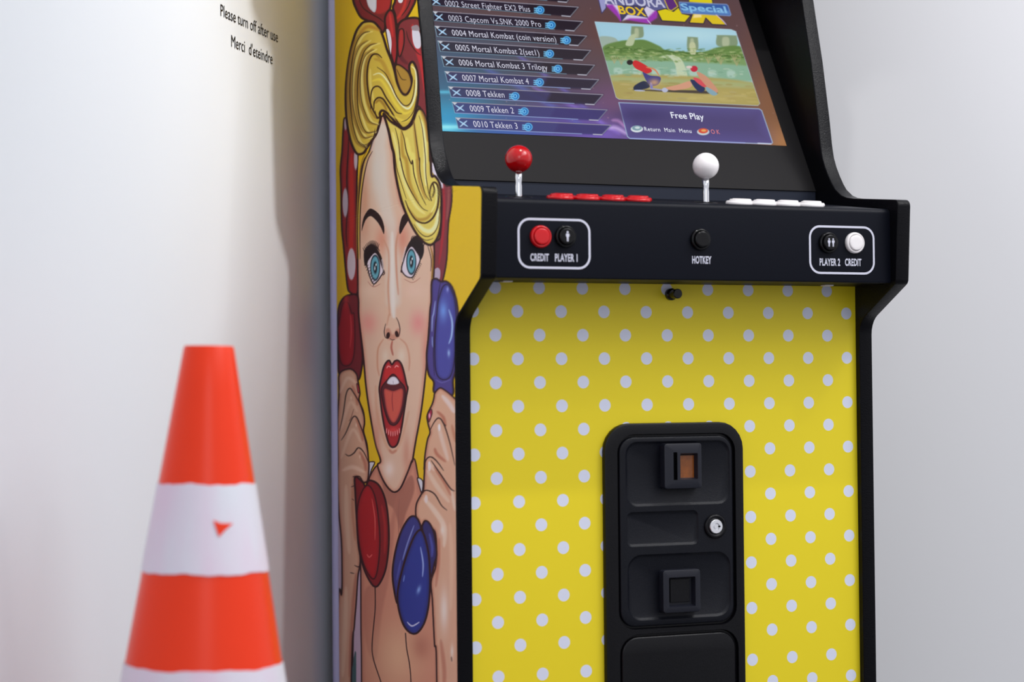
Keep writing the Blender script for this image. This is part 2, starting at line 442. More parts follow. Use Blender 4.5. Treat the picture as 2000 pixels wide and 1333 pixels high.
SK = (206, 168, 144); SKD = (176, 116, 96); SKL = (216, 200, 186)
GO = (196, 170, 66); GOD = (142, 104, 38); GOL = (226, 214, 136); BR = (58, 34, 24)
RD = (160, 38, 42); RDD = (112, 32, 38); WH = (200, 190, 205)
# chest and neck
chest = D_((245, 120), (300, 30), (330, 110), (410, 190), (480, 70), (520, -10), (545, 100), (570, 220), (620, 450), (655, 700), (660, 900), (668, 1400), (668, 3200), (196, 3200), (200, 1400), (198, 900), (196, 640), (200, 450), (230, 250))
mk = p.fill(chest, (190, 132, 110), rim=(168, 108, 92), rimw=10, line=K, lw=2.6)
p.fill(D_((330, 110), (410, 195), (500, 90), (520, 180), (470, 320), (440, 420), (400, 300), (350, 240)), (150, 96, 82), soft=4, alpha=0.8, clip=mk)
p.fill(D_((420, 200), (400, 420), (370, 700), (330, 900), (290, 1200), (230, 1100), (220, 800), (300, 700), (370, 400)), (168, 108, 92), soft=5, alpha=0.6, clip=mk)
p.blob(*D_((420, 1180))[0], 60, 75, (212, 172, 138), 0.8, mk)
p.blob(*D_((560, 1120))[0], 22, 30, (160, 100, 84), 0.6, mk)
p.stroke(D_((432, 230), (425, 330), (428, 460)), (150, 96, 84), 1.6, clip=mk)
p.stroke(D_((560, 220), (560, 400), (600, 560)), (200, 140, 118), 5, clip=mk, alpha=0.6)
# collar points
p.fill(D_((232, 20), (282, 10), (262, 60), (246, 118), (240, 80)), (196, 196, 204), line=K, lw=2.2)
p.fill(D_((540, 105), (572, 125), (566, 195), (550, 150)), (196, 196, 204), line=K, lw=2.2)
# white sleeve strip and teal bit beside the left arm
p.fill(D_((188, 600), (198, 640), (200, 1000), (204, 1400), (206, 3200), (140, 3200), (150, 1300), (165, 900)), (182, 164, 184), line=K, lw=2.6)
p.fill(D_((150, 1240), (168, 1150), (172, 1400), (172, 3200), (140, 3200), (142, 1380)), (62, 92, 96))
p.fill(D_((70, 300), (84, 700), (66, 900), (60, 700), (60, 300)), (180, 165, 185))
# scarf, left side of the head
m = p.fill(A_((140, 960), (190, 1090), (240, 1250))+B_((246, 0), (240, 150), (236, 400), (240, 700), (246, 900), (242, 1135), (180, 1130), (160, 1080), (146, 950), (128, 750), (114, 600), (108, 300), (103, 130), (115, 0))+A_((118, 1200), (126, 1050)), (134, 36, 38), rim=(96, 26, 34), rimw=5, line=K, lw=3.2)
p.stroke(B_((195, 0), (192, 200), (196, 500), (190, 760), (200, 1000)), (172, 42, 36), 9, soft=3, clip=m)
p.stroke(B_((140, 30), (134, 250), (132, 500)), (150, 38, 40), 5, soft=2, clip=m)
p.stroke(A_((172, 1080),)+B_((166, 0), (156, 200), (162, 400), (150, 640), (158, 760)), K, 2.6, clip=m)
p.stroke(A_((215, 1180), (232, 1290))+B_((240, 60),), (210, 60, 40), 3, clip=m)
p.blob(*B_((143, 400))[0], 5.2, 28, (178, 166, 180), 1, m, True); p.blob(*B_((193, 900))[0], 8, 31, (190, 176, 186), 1, m, True); p.blob(*B_((228, 50))[0], 3.4, 20, (186, 172, 182), 1, m, True)
p.blob(*A_((145, 1010))[0], 2.5, 12, (170, 150, 165), 1, m, True)
# scarf, right side
m = p.fill(B_((835, 40), (880, 40), (930, 170), (965, 262), (1006, 262), (1008, 400), (985, 550), (976, 700), (970, 850), (945, 1000), (915, 1070), (850, 1040), (845, 900), (860, 740), (915, 680), (925, 500), (915, 300), (860, 150)), (120, 50, 58), rim=(96, 40, 50), rimw=4, line=K, lw=3.0)
p.stroke(B_((938, 240), (948, 420), (940, 600), (925, 760), (905, 900)), (156, 40, 50), 5, soft=2, clip=m)
p.stroke(B_((985, 270), (980, 420), (968, 540)), (140, 78, 74), 4, soft=2, clip=m)
p.fill(B_((845, 70), (890, 120), (935, 240), (930, 285), (895, 205), (852, 150)), (206, 198, 210))
p.fill(B_((860, 1010), (868, 950), (895, 930), (915, 955), (910, 1020), (880, 1060)), (168, 152, 172), clip=m)
# bow
m = p.fill(A_((206, -80), (206, 0), (228, 65), (270, 140), (330, 172), (400, 215), (450, 262), (474, 200), (482, 120), (508, 64), (516, 0), (516, -80)), RDD, rim=(78, 24, 32), rimw=5, line=K, lw=4.2)
p.fill(A_((330, -60), (345, 40), (400, 110), (470, 95), (505, 50), (500, -60)), (158, 40, 42), soft=4, clip=m)
p.stroke(A_((250, -20), (285, 60), (350, 110), (420, 150), (455, 180)), K, 2.2, clip=m)
p.fill(A_((318, -40), (322, 30), (345, 75), (380, 102), (396, 70), (398, 10), (400, -40)), (198, 196, 206), rim=(150, 150, 160), rimw=3, soft=1, clip=m)
m = p.fill(A_((560, -60), (548, 10), (530, 62), (548, 120), (560, 195), (600, 190), (650, 130), (690, 60), (715, 0), (720, -60)), (132, 38, 42), rim=(88, 28, 36), rimw=4, line=K, lw=4.2)
p.stroke(A_((640, -20), (620, 60), (590, 120), (565, 150)), (178, 48, 44), 6, soft=3, clip=m)
p.stroke(A_((680, -20), (650, 60), (600, 130)), K, 2, clip=m)
p.blob(*A_((592, 0))[0], 5, 6, (212, 208, 216), 1, m, True)
# scarf over the crown
m = p.fill(A_((568, 230), (600, 172), (660, 148), (735, 150), (752, 200), (772, 380), (790, 560), (802, 700), (820, 930), (860, 1320), (760, 900), (700, 860), (690, 600), (640, 580), (560, 530), (560, 400)), (120, 44, 50), rim=(88, 34, 42), rimw=4, line=K, lw=4.4)
p.stroke(A_((690, 200), (700, 320), (740, 440), (770, 560), (795, 760)), (176, 44, 50), 9, soft=3, clip=m)
p.stroke(A_((640, 250), (660, 330), (720, 420), (760, 450)), K, 1.8, clip=m)
p.stroke(A_((560, 340), (600, 470), (650, 520)), (92, 34, 42), 8, soft=3, clip=m)
p.fill(A_((686, 250), (700, 235), (735, 245), (755, 290), (758, 370), (740, 396), (712, 385), (692, 330)), (204, 200, 210), clip=m, soft=1)
p.fill(A_((684, 215), (730, 205), (748, 240), (735, 250), (690, 245)), (140, 128, 134), clip=m, soft=1)
m = p.fill(A_((576, 262), (596, 235), (618, 250), (622, 340), (606, 420), (582, 462), (570, 380)), (160, 44, 46), rim=(110, 34, 40), rimw=4, line=K, lw=2.4)
# face
face = A_((436, 950), (396, 1060), (335, 1240))+B_((296, 60), (262, 200), (240, 450), (240, 700), (245, 1000), (250, 1320))+C_((266, 200), (290, 400), (312, 650), (345, 880), (388, 1110), (430, 1250))+D_((300, 30), (330, 112), (370, 172), (405, 190), (440, 162), (480, 72), (505, 5))+C_((690, 1250), (715, 1100), (760, 850), (795, 560), (812, 330), (828, 120))+B_((845, 1250), (862, 1000), (866, 760), (840, 690), (700, 560), (600, 400), (560, 150))+A_((520, 1150), (480, 980))
fm = p.fill(face, (205, 172, 150), rim=(190, 128, 104), rimw=9, line=K, lw=3.4)
p.stroke(A_((440, 1050), (420, 1200))+B_((430, 0), (440, 250), (480, 480), (520, 640), (530, 900), (535, 1200)), (206, 192, 180), 26, False, 12, 0.9, fm)
p.blob(*B_((400, 150))[0], 17, 60, (204, 194, 184), 0.9, fm)
p.stroke(B_((545, 100), (590, 300), (640, 440), (700, 540)), (196, 128, 106), 10, True, 6, 0.8, fm)
p.blob(*B_((300, 380))[0], 10, 60, (194, 138, 108), 0.7, fm); p.blob(*B_((300, 620))[0], 12, 25, (200, 150, 126), 0.6, fm)
p.blob(*B_((440, 700))[0], 14, 30, (196, 128, 106), 0.75, fm); p.blob(*B_((610, 690))[0], 15, 34, (196, 124, 104), 0.8, fm)
p.blob(*B_((340, 1120))[0], 22, 16, (214, 184, 164), 0.7, fm); p.blob(*B_((700, 1120))[0], 24, 16, (212, 178, 160), 0.7, fm)
p.stroke(B_((455, 700), (495, 800), (500, 950), (492, 1100), (505, 1300))+C_((500, 60), (480, 150)), (190, 136, 110), 4, True, 3, 0.8, fm)
p.stroke(B_((575, 640), (555, 760), (560, 960), (575, 1150)), (188, 128, 102), 4, True, 3, 0.8, fm)
p.stroke(B_((525, 640), (525, 900), (532, 1250))+C_((535, 50), (540, 90)), (214, 204, 196), 9, True, 5, 0.95, fm)
p.blob(*C_((330, 130))[0], 19, 24, (206, 130, 122), 0.75, fm); p.blob(*C_((735, 130))[0], 17, 26, (206, 128, 126), 0.8, fm)
p.blob(*C_((790, 330))[0], 8, 50, (200, 130, 116), 0.6, fm)
p.stroke(C_((455, 260), (410, 340), (405, 480), (420, 560)), (188, 128, 100), 3.4, True, 2.5, 0.7, fm)
p.stroke(C_((585, 255), (640, 310), (665, 420), (660, 520)), (190, 132, 106), 3.4, True, 2.5, 0.7, fm)
p.blob(*C_((470, 400))[0], 8, 16, (210, 194, 176), 0.7, fm); p.blob(*C_((600, 400))[0], 10, 18, (212, 196, 178), 0.8, fm)
p.stroke(C_((390, 640), (400, 850), (450, 1050), (520, 1180), (590, 1100), (660, 850)), (196, 146, 116), 6, True, 4, 0.6, fm)
p.stroke(C_((500, 1160), (525, 1185), (560, 1165)), (182, 120, 100), 5, True, 3, 0.8, fm)
p.blob(*C_((500, 1320))[0], 11, 18, (224, 204, 194), 0.9, fm)
p.blob(*C_((640, 1200))[0], 8, 40, (184, 120, 100), 0.6, fm)
p.blob(*C_((400, 1050))[0], 8, 50, (190, 128, 106), 0.6, fm)
# thin hair strands down the left temple
for k, (a, b, c, col) in enumerate(((300, 255, 236, GOD), (318, 268, 246, BR), (330, 280, 252, GO), (345, 290, 262, BR))):
    p.stroke(A_((a+20, 1230),)+B_((a-20, 60), (b, 220), (c+6, 420), (c, 640), (c+2, 860)), col, 2.2)
p.stroke(B_((830, 740), (855, 850), (850, 980), (838, 1100)), GOD, 3); p.stroke(B_((812, 745), (842, 860), (838, 960)), BR, 1.6)
# big roll of hair
roll = A_((300, 178), (370, 178), (422, 232), (455, 310), (482, 400), (520, 495), (545, 580), (565, 670), (598, 745), (632, 772), (664, 735), (684, 650), (668, 590), (664, 530), (692, 504), (722, 560), (736, 660), (736, 790), (712, 910), (676, 1000), (622, 1042), (568, 1012), (515, 955), (476, 915), (442, 900), (424, 926), (432, 960), (418, 1020), (396, 1088), (362, 1140), (322, 1200), (290, 1246), (240, 1252), (200, 1185), (172, 1085), (152, 950), (146, 800), (152, 650), (168, 510), (192, 385), (228, 265), (265, 205))
rm = p.fill(roll, GO, rim=GOD, rimw=4.5, line=K, lw=4.6)
L1 = A_((345, 256), (290, 272), (240, 335), (206, 450), (186, 600), (180, 750), (188, 900), (212, 1050), (252, 1160), (320, 1210))
L5 = A_((330, 330), (262, 380), (222, 480), (204, 620), (200, 780), (216, 920), (252, 1040), (300, 1120), (372, 1108))
L2 = A_((402, 352), (342, 372), (292, 430), (256, 560), (242, 700), (244, 850), (266, 980), (316, 1076), (400, 1068))
L4 = A_((380, 400), (310, 450), (276, 540), (264, 660), (272, 800), (300, 905), (344, 990), (412, 1016))
L3 = A_((442, 472), (404, 440), (360, 452), (330, 520), (320, 630), (330, 750), (352, 855), (398, 945), (430, 968))
for L, dx in ((L1, 5), (L5, 5), (L2, 6), (L4, 5)):
    p.stroke([(x+dx, y) for x, y in L], GOL, 4.6, True, 3, 0.75, rm)
for L, dx in ((L1, -4), (L5, -3), (L2, -4), (L4, -3.4), (L3, -5)):
    p.stroke([(x+dx, y) for x, y in L], GOD, 5, True, 3, 0.8, rm)
p.stroke(A_((430, 250), (330, 215), (260, 270)), (172, 120, 40), 7, True, 4, 0.8, rm)
for L, w in ((L1, 2.4), (L5, 1.5), (L2, 2.2), (L4, 1.6), (L3, 3.6)): p.stroke(L, BR, w, clip=rm)
p.stroke(A_((345, 560), (350, 700), (375, 820)), (222, 204, 110), 5, True, 3, 0.8, rm)
p.stroke(A_((380, 480), (440, 500), (490, 600), (540, 720)), (170, 130, 48), 8, True, 4, 0.7, rm)
p.stroke(A_((370, 610), (430, 600), (500, 680), (552, 780), (610, 862), (662, 880), (704, 800), (722, 680), (712, 572), (682, 540)), (236, 230, 176), 3.6, True, 1.8, 1, rm)
p.stroke(A_((360, 660), (430, 650), (490, 730), (550, 840), (620, 920), (680, 900)), (220, 200, 70), 6, True, 3, 0.8, rm)
p.stroke(A_((400, 545), (470, 600), (522, 700), (565, 792), (622, 858), (672, 840), (700, 752), (706, 650)), BR, 2.2, True, 1, 1, rm)
p.stroke(A_((350, 890), (350, 790), (366, 722), (402, 702), (436, 722), (474, 792), (522, 862), (562, 915), (604, 926)), BR, 3.0, clip=rm)
p.stroke(A_((376, 890), (380, 826), (412, 795), (450, 806), (482, 852), (520, 912), (562, 982), (612, 1040)), BR, 3.6, clip=rm)
p.stroke(A_((388, 840), (420, 815), (455, 850), (480, 900)), GOD, 5, True, 3, 0.8, rm)
p.stroke(A_((385, 900), (400, 960), (420, 950), (430, 915), (462, 905)), BR, 2.4, clip=rm)
p.stroke(A_((500, 930), (560, 960), (640, 985), (690, 920)), (220, 200, 80), 5, True, 3, 0.7, rm)
p.stroke(A_((600, 990), (650, 970), (700, 900), (725, 780)), BR, 1.5, clip=rm)
for a in (0, 1, 2, 3): p.stroke(A_((250+a*22, 1150+a*20), (300+a*14, 1180+a*10), (350+a*8, 1150-a*8), (385, 1100-a*18)), BR, 1.3, clip=rm)
m = p.fill(A_((548, 545), (580, 528), (640, 570), (668, 612), (682, 680), (660, 742), (630, 768), (596, 740), (566, 660)), (162, 124, 50), rim=(110, 76, 32), rimw=4, line=K, lw=3.0)
p.stroke(A_((560, 560), (600, 640), (640, 650)), BR, 1.5, clip=m)
# knot of the bow hangs over the roll
m = p.fill(A_((470, 130), (500, 84), (532, 96), (550, 160), (562, 290), (566, 400), (560, 480), (542, 528), (520, 470), (500, 380), (480, 270), (465, 185)), (150, 36, 42), rim=(104, 28, 36), rimw=4.5, line=K, lw=4.0)
p.stroke(A_((505, 110), (515, 190), (530, 300)), (190, 50, 48), 5, True, 3, 0.9, m)
p.fill(A_((474, 250), (488, 236), (506, 262), (520, 340), (516, 420), (510, 462), (496, 400), (480, 320)), (206, 202, 210), clip=m, soft=1)
# eyebrows
p.fill(B_((277, 632), (282, 562), (302, 500), (345, 449), (402, 478), (440, 530), (460, 600), (457, 655), (432, 602), (400, 552), (350, 510), (312, 538), (290, 590)), (38, 22, 24))
p.fill(B_((596, 540), (612, 505), (645, 478), (660, 530), (622, 600), (590, 655), (581, 615)), (38, 22, 24))
# eyes
def eye(white, lash, cx, cy, flip):
    p.fill(lash, (30, 20, 24), soft=1.4)
    w = p.fill(white, (206, 196, 206), rim=(178, 160, 170), rimw=3, line=(34, 20, 26), lw=2.2)
    X, Y = B_((cx, cy))[0]
    p.blob(X, Y, 9.8, 25.5, (28, 44, 56), 1, w, True); p.blob(X, Y, 7.8, 22.0, (88, 148, 164), 1, w, True)
    p.blob(X-1.5, Y+5, 3.5, 12, (120, 182, 194), 0.7, w)
    p.blob(X, Y, 4.6, 13.5, (60, 112, 130), 1, w, True); p.blob(X+.2, Y-.6, 3.4, 11, (22, 26, 34), 1, w, True)
    p.blob(X-0.6, Y+1, 1.1, 4.2, (206, 214, 220), 1, w, True); p.blob(X+1.8, Y-6, 1.2, 2.6, (210, 220, 226), 1, w, True)
eye(B_((318, 892), (345, 842), (382, 806), (412, 832), (436, 900), (452, 962), (430, 1002), (402, 1042), (372, 1060), (346, 1012), (330, 955)),
    B_((300, 905), (294, 810), (318, 760), (362, 738), (405, 780), (440, 850), (452, 930), (420, 860), (380, 812), (345, 850), (320, 905)), 386, 930, False)
eye(B_((600, 942), (614, 880), (642, 800), (682, 755), (724, 800), (752, 862), (724, 940), (692, 1004), (652, 1006), (620, 982)),
    B_((612, 870), (640, 770), (680, 700), (728, 672), (776, 735), (782, 805), (754, 866), (722, 798), (682, 752), (645, 795)), 680, 882, True)
rnd = random.Random(5)
for k in range(13):
    t = k/12; x = 300+t*110; y = 800-60*math.sin(t*2.6)
    p.stroke(B_((x+14, y+26), (x, y), (x-14+22*t, y-34)), (34, 22, 24), 1.5)
for k in range(9):
    t = k/8; x = 300+t*70; y = 885+t*170; p.stroke(B_((x+26, y), (x+8, y+10), (x-2, y+26)), (40, 26, 28), 1.1)
    p.stroke(B_((436+t*10, 870+t*90), (450+t*10, 858+t*90)), (200, 186, 190), 1.4)
for k in range(10):
    t = k/9; x = 676+t*100; y = 700+t*60-30*math.sin(t*3); p.stroke(B_((x, y+22), (x+4, y-4), (x+14, y-30)), (34, 22, 24), 1.5)
    p.stroke(B_((752-t*70, 890+t*120), (764-t*66, 905+t*126)), (40, 26, 28), 1.1)
    p.stroke(B_((640-t*26, 770+t*110), (628-t*26, 760+t*110)), (200, 186, 190), 1.4)
p.stroke(B_((455, 945), (462, 975), (448, 992)), (50, 26, 30), 1.8); p.stroke(B_((604, 930), (596, 962), (614, 970)), (50, 26, 30), 1.8)
p.stroke(B_((325, 1040), (370, 1085), (430, 1060)), (170, 110, 94), 1.3); p.stroke(B_((620, 1020), (690, 1050), (755, 1010)), (170, 110, 94), 1.3)
# nose
p.fill(C_((470, 190), (500, 175), (530, 225), (560, 180), (585, 185), (582, 240), (545, 262), (520, 268), (485, 258)), (178, 116, 96), soft=4, alpha=0.7)
p.blob(*C_((491, 232))[0], 3.6, 6.4, (40, 20, 22), 1, None, True, 0.2); p.blob(*C_((562, 220))[0], 3.4, 6.2, (44, 22, 22), 1, None, True, -0.2)
p.stroke(C_((472, 135), (460, 195), (466, 240), (480, 256)), (50, 26, 26), 1.7); p.stroke(C_((558, 85), (578, 130), (588, 190), (576, 244)), (50, 26, 26), 1.7)
p.stroke(C_((505, 256), (525, 268), (548, 262)), (80, 44, 40), 1.4)
p.stroke(C_((526, 275), (518, 330), (532, 395)), (172, 104, 88), 4, True, 2)
# mouth
lips = C_((420, 655), (438, 560), (455, 490), (480, 446), (502, 436), (522, 468), (546, 440), (575, 436), (602, 470), (624, 545), (642, 630), (652, 660), (640, 730), (622, 850), (602, 980), (572, 1105), (535, 1142), (500, 1118), (470, 1020), (442, 870), (424, 720))
lm = p.fill(lips, (158, 40, 44), rim=(110, 34, 42), rimw=5, line=(46, 20, 26), lw=3.2)
p.fill(C_((460, 560), (480, 475), (505, 465), (524, 500), (550, 470), (580, 470), (610, 560), (600, 590), (540, 545), (480, 590)), (182, 44, 46), soft=3, clip=lm)
p.stroke(C_((480, 500), (492, 482), (515, 492)), (220, 140, 140), 2.4, clip=lm); p.stroke(C_((545, 494), (560, 478), (578, 490)), (220, 140, 140), 2.4, clip=lm)
im = p.fill(C_((438, 660), (480, 600), (532, 548), (582, 600), (628, 662), (624, 780), (592, 900), (560, 952), (530, 962), (500, 942), (468, 860), (442, 740)), (84, 32, 40), line=(46, 20, 26), lw=2.4)
p.fill(C_((482, 620), (505, 578), (538, 566), (566, 584), (580, 620), (532, 634)), (212, 208, 218), rim=(170, 160, 172), rimw=2.4, clip=im)
p.stroke(C_((532, 600), (534, 628)), (160, 150, 164), 1)
tm = p.fill(C_((462, 668), (532, 684), (608, 668), (606, 780), (580, 880), (545, 938), (512, 924), (482, 850), (464, 750)), (190, 84, 72), rim=(156, 58, 58), rimw=4, clip=im)
p.stroke(C_((528, 690), (524, 760), (532, 850)), (150, 50, 54), 1.8, clip=tm)
p.blob(*C_((535, 1000))[0], 12, 6, (200, 60, 60), 0.9, lm)
for k in range(7):
    x = 480+k*17; p.stroke(C_((x, 985+26*math.sin(k/6*PI)), (x+(3-k)*-1, 1030+24*math.sin(k/6*PI))), (226, 150, 150), 1.6, clip=lm)
# fringe lock falling on the right
lock = A_((455, 925), (510, 985), (565, 1022), (622, 1052), (684, 1008), (718, 915), (748, 885), (780, 920), (806, 1000), (826, 1120), (834, 1300))+B_((838, 60), (846, 180), (872, 184), (906, 232), (922, 310), (925, 450), (918, 600), (886, 700), (838, 744), (780, 720), (722, 652), (668, 556), (618, 440), (578, 300), (548, 140), (536, 0))+A_((522, 1200), (498, 1080), (474, 990))
km = p.fill(lock, (208, 190, 92), rim=(160, 124, 50), rimw=5, line=K, lw=4.6)
for pts, col, w in (
    (A_((530, 1080), (560, 1200))+B_((575, 20), (600, 150), (650, 300), (720, 430), (790, 490)), GOL, 7),
    (A_((640, 1120), (670, 1250))+B_((690, 20), (710, 180), (760, 330)), (226, 210, 110), 9),
    (A_((760, 980), (785, 1100), (795, 1300))+B_((790, 100), (800, 260)), (238, 228, 170), 6),
    (A_((600, 1060), (610, 1250))+B_((640, 60), (670, 250), (740, 400)), (172, 134, 52), 7),
    (A_((700, 980), (712, 1100), (735, 1300))+B_((730, 60), (750, 240), (800, 370)), (168, 128, 56), 6),
    (A_((760, 900), (800, 1000), (815, 1150)), (150, 106, 44), 6),
    (B_((720, 560), (780, 620), (840, 630), (885, 570), (900, 450)), (234, 228, 176), 8),
    (B_((650, 440), (720, 530), (800, 530), (850, 480)), (168, 130, 54), 6)):
    p.stroke(pts, col, w, True, 4, 0.85, km)
for pts, w in (
    (A_((548, 1040), (575, 1150), (590, 1300))+B_((590, 40), (625, 190), (690, 330), (765, 440), (815, 468)), 2.0),
    (A_((600, 1062), (622, 1130), (640, 1230), (680, 1333))+B_((690, 60), (705, 180), (755, 330), (800, 420)), 2.2),
    (A_((700, 985), (716, 1100), (745, 1300))+B_((748, 40), (752, 160), (790, 320), (832, 386)), 2.0),
    (A_((742, 940), (770, 1050), (792, 1250))+B_((796, 60), (800, 180), (822, 320), (842, 386)), 1.7),
    (A_((500, 1040), (528, 1180))+B_((545, 0), (562, 120), (598, 240), (640, 370)), 1.4),
    (B_((846, 386), (830, 330), (842, 262), (866, 234), (894, 262), (902, 350), (890, 452), (850, 530), (790, 566), (722, 545), (668, 470), (630, 380)), 3.6),
    (B_((855, 240), (868, 300), (850, 360)), 3.2),
    (B_((700, 575), (745, 640), (800, 676), (862, 650), (900, 570), (912, 430)), 1.8),
    (B_((690, 590), (740, 668), (800, 706), (860, 690)), 1.4)):
    p.stroke(pts, BR, w, clip=km)
p.stroke(B_((868, 250), (885, 300), (880, 400), (840, 480)), GOL, 3.4, True, 1.6, 1, km)
# red handset: upper cup
m = p.fill(B_((78, 1400), (88, 1262), (120, 1185), (172, 1152), (244, 1160))+C_((252, 60), (266, 200), (284, 400), (272, 530), (250, 592), (222, 545), (180, 506), (96, 545), (84, 400), (78, 200)), (104, 34, 40), rim=(78, 24, 32), rimw=4, line=K, lw=3.4)
p.fill(B_((90, 1390), (120, 1230), (165, 1215), (195, 1300))+C_((215, 60), (222, 250), (212, 400), (180, 470), (120, 470), (92, 380), (84, 180)), (142, 26, 34), rim=(112, 24, 34), rimw=6, line=(60, 20, 26), lw=2.0, clip=m)
p.stroke(C_((185, 60), (192, 200), (182, 330)), (176, 60, 64), 2.6, True, 1.6, 0.9, m); p.blob(*C_((150, -60))[0], 6, 20, (166, 46, 48), 0.8, m)
# left hand and arm
lh = C_((96, 545), (180, 505), (232, 542), (246, 600), (262, 700), (256, 760), (290, 850), (300, 940), (292, 1012), (320, 1120), (332, 1250))+D_((248, 40), (240, 120), (215, 132), (165, 100), (166, 180), (176, 320), (180, 450), (196, 600), (182, 700), (172, 850), (160, 1000), (142, 1300), (140, 3200), (40, 3200), (60, 1000), (84, 800), (86, 640), (82, 480), (66, 300), (60, 100))+C_((84, 1250), (80, 950), (92, 700))
hm = p.fill(lh, (200, 160, 134), rim=(172, 110, 88), rimw=7, line=K, lw=3.0)
for a in ((C_((100, 700), (160, 580), (230, 620)), (214, 184, 164), 6), (C_((110, 1000), (180, 780), (240, 850)), (214, 182, 160), 6), (C_((110, 1230), (200, 1000), (270, 1100)), (214, 184, 162), 6), (D_((90, 60), (150, 40), (220, 70)), (220, 192, 172), 8), (D_((110, 150), (115, 350), (130, 560)), (216, 186, 162), 9), (D_((110, 760), (105, 1000), (90, 1300)), (214, 184, 160), 9),
          (C_((200, 640), (230, 720), (240, 800)), (176, 108, 86), 5), (C_((230, 900), (270, 1010), (285, 1090)), (176, 108, 86), 5), (D_((150, 140), (150, 300), (165, 480)), (178, 118, 94), 5), (D_((170, 680), (150, 900), (130, 1300)), (172, 112, 92), 6), (C_((260, 1180), (300, 1260), (310, 1333)), (172, 104, 84), 6)):
    p.stroke(a[0], a[1], a[2], True, 4, 0.8, hm)
p.stroke(C_((96, 1010), (126, 870), (150, 710), (180, 662), (212, 700), (262, 790), (296, 900)), K, 2.4, clip=hm)
p.stroke(C_((110, 1085), (150, 1020), (200, 905), (232, 895), (262, 955), (300, 1065), (326, 1190)), K, 2.4, clip=hm)
p.stroke(C_((144, 1196), (172, 1212), (212, 1190), (250, 1146), (292, 1180), (330, 1262)), K, 2.4, clip=hm)
p.stroke(C_((212, 830), (190, 900), (172, 930)), (120, 66, 56), 1.2, clip=hm)
p.stroke(D_((150, 98), (190, 96), (215, 130), (240, 122)), K, 2.4, clip=hm); p.stroke(D_((160, 630), (188, 640), (194, 605)), K, 2.0)
p.stroke(D_((140, 160), (165, 150)), K, 1.6); p.stroke(D_((135, 675), (160, 680)), K, 1.6); p.stroke(D_((145, 230), (158, 240)), K, 1.2)
p.fill(C_((236, 622), (250, 640), (258, 688), (248, 700), (240, 664)), (160, 50, 60), line=K, lw=1.2)
for c in ((190, 740), (232, 962), (262, 1218)): p.blob(*C_(c)[0], 1.6, 4, (224, 200, 186), 0.9, hm)
# red handset: lower cup
m = p.fill(D_((165, 100), (210, 130), (228, 155), (250, 120), (305, 145), (345, 230), (364, 350), (368, 500), (350, 650), (314, 738), (284, 760), (250, 722), (214, 640), (186, 520), (174, 350), (166, 200)), (122, 32, 36), rim=(88, 24, 32), rimw=4, line=K, lw=3.4)
p.fill(D_((205, 190), (245, 150), (285, 220), (310, 390), (312, 550), (292, 690), (262, 706), (215, 620), (186, 480), (178, 300)), (158, 30, 36), rim=(128, 30, 36), rimw=8, line=(64, 20, 26), lw=2.6, clip=m)
p.stroke(D_((266, 230), (284, 350), (284, 480)), (196, 84, 80), 2.2, clip=m); p.stroke(D_((236, 565), (250, 582), (268, 565)), (198, 90, 88), 2.6, clip=m)
p.stroke(D_((325, 270), (345, 400), (342, 560)), (158, 44, 44), 5, True, 3, 0.8, m)
p.stroke(D_((285, 760), (285, 900), (268, 1090), (274, 1190), (320, 1333), (345, 1420), (360, 1700)), K, 2.0, False)
# blue handset: upper cup
m = p.fill(B_((846, 1045), (882, 1018), (922, 1042), (965, 1040), (1012, 1085), (1050, 1200), (1064, 1333))+C_((1060, 80), (1050, 400), (1040, 520), (1020, 600), (1012, 720), (870, 700), (862, 610), (820, 545), (804, 400), (822, 220), (832, 30))+B_((842, 1200),), (72, 62, 128), rim=(44, 36, 76), rimw=5, line=K, lw=3.4)
p.fill(B_((940, 1080), (985, 1075), (1030, 1180), (1046, 1333))+C_((1040, 150), (1034, 400), (1000, 560), (930, 590), (880, 520), (872, 300), (890, 30))+B_((905, 1180),), (70, 72, 150), rim=(54, 50, 112), rimw=7, line=(36, 26, 56), lw=2.2, clip=m)
p.stroke(C_((985, 20), (1012, 120), (1008, 230), (985, 300)), (150, 178, 222), 3.4, True, 1.8, 1, m); p.blob(*C_((985, 375))[0], 3, 8, (150, 180, 220), 0.9, m)
p.stroke(B_((875, 1200), (862, 1300))+C_((852, 90), (848, 200)), (136, 150, 200), 2.8, True, 1.6, 1, m); p.stroke(C_((850, 240), (852, 300), (858, 330)), (120, 134, 190), 2.4, clip=m)
p.blob(*B_((940, 1280))[0], 9, 22, (106, 146, 214), 0.85, m); p.blob(*B_((975, 1105))[0], 2.5, 6, (150, 160, 214), 0.9, m)
p.stroke(C_((880, 590), (930, 615), (1000, 590)), (96, 90, 160), 2.0, clip=m)
p.stroke(B_((918, 1045), (900, 1150), (888, 1300))+C_((874, 150), (860, 380), (868, 560)), (40, 30, 60), 2.2, clip=m)
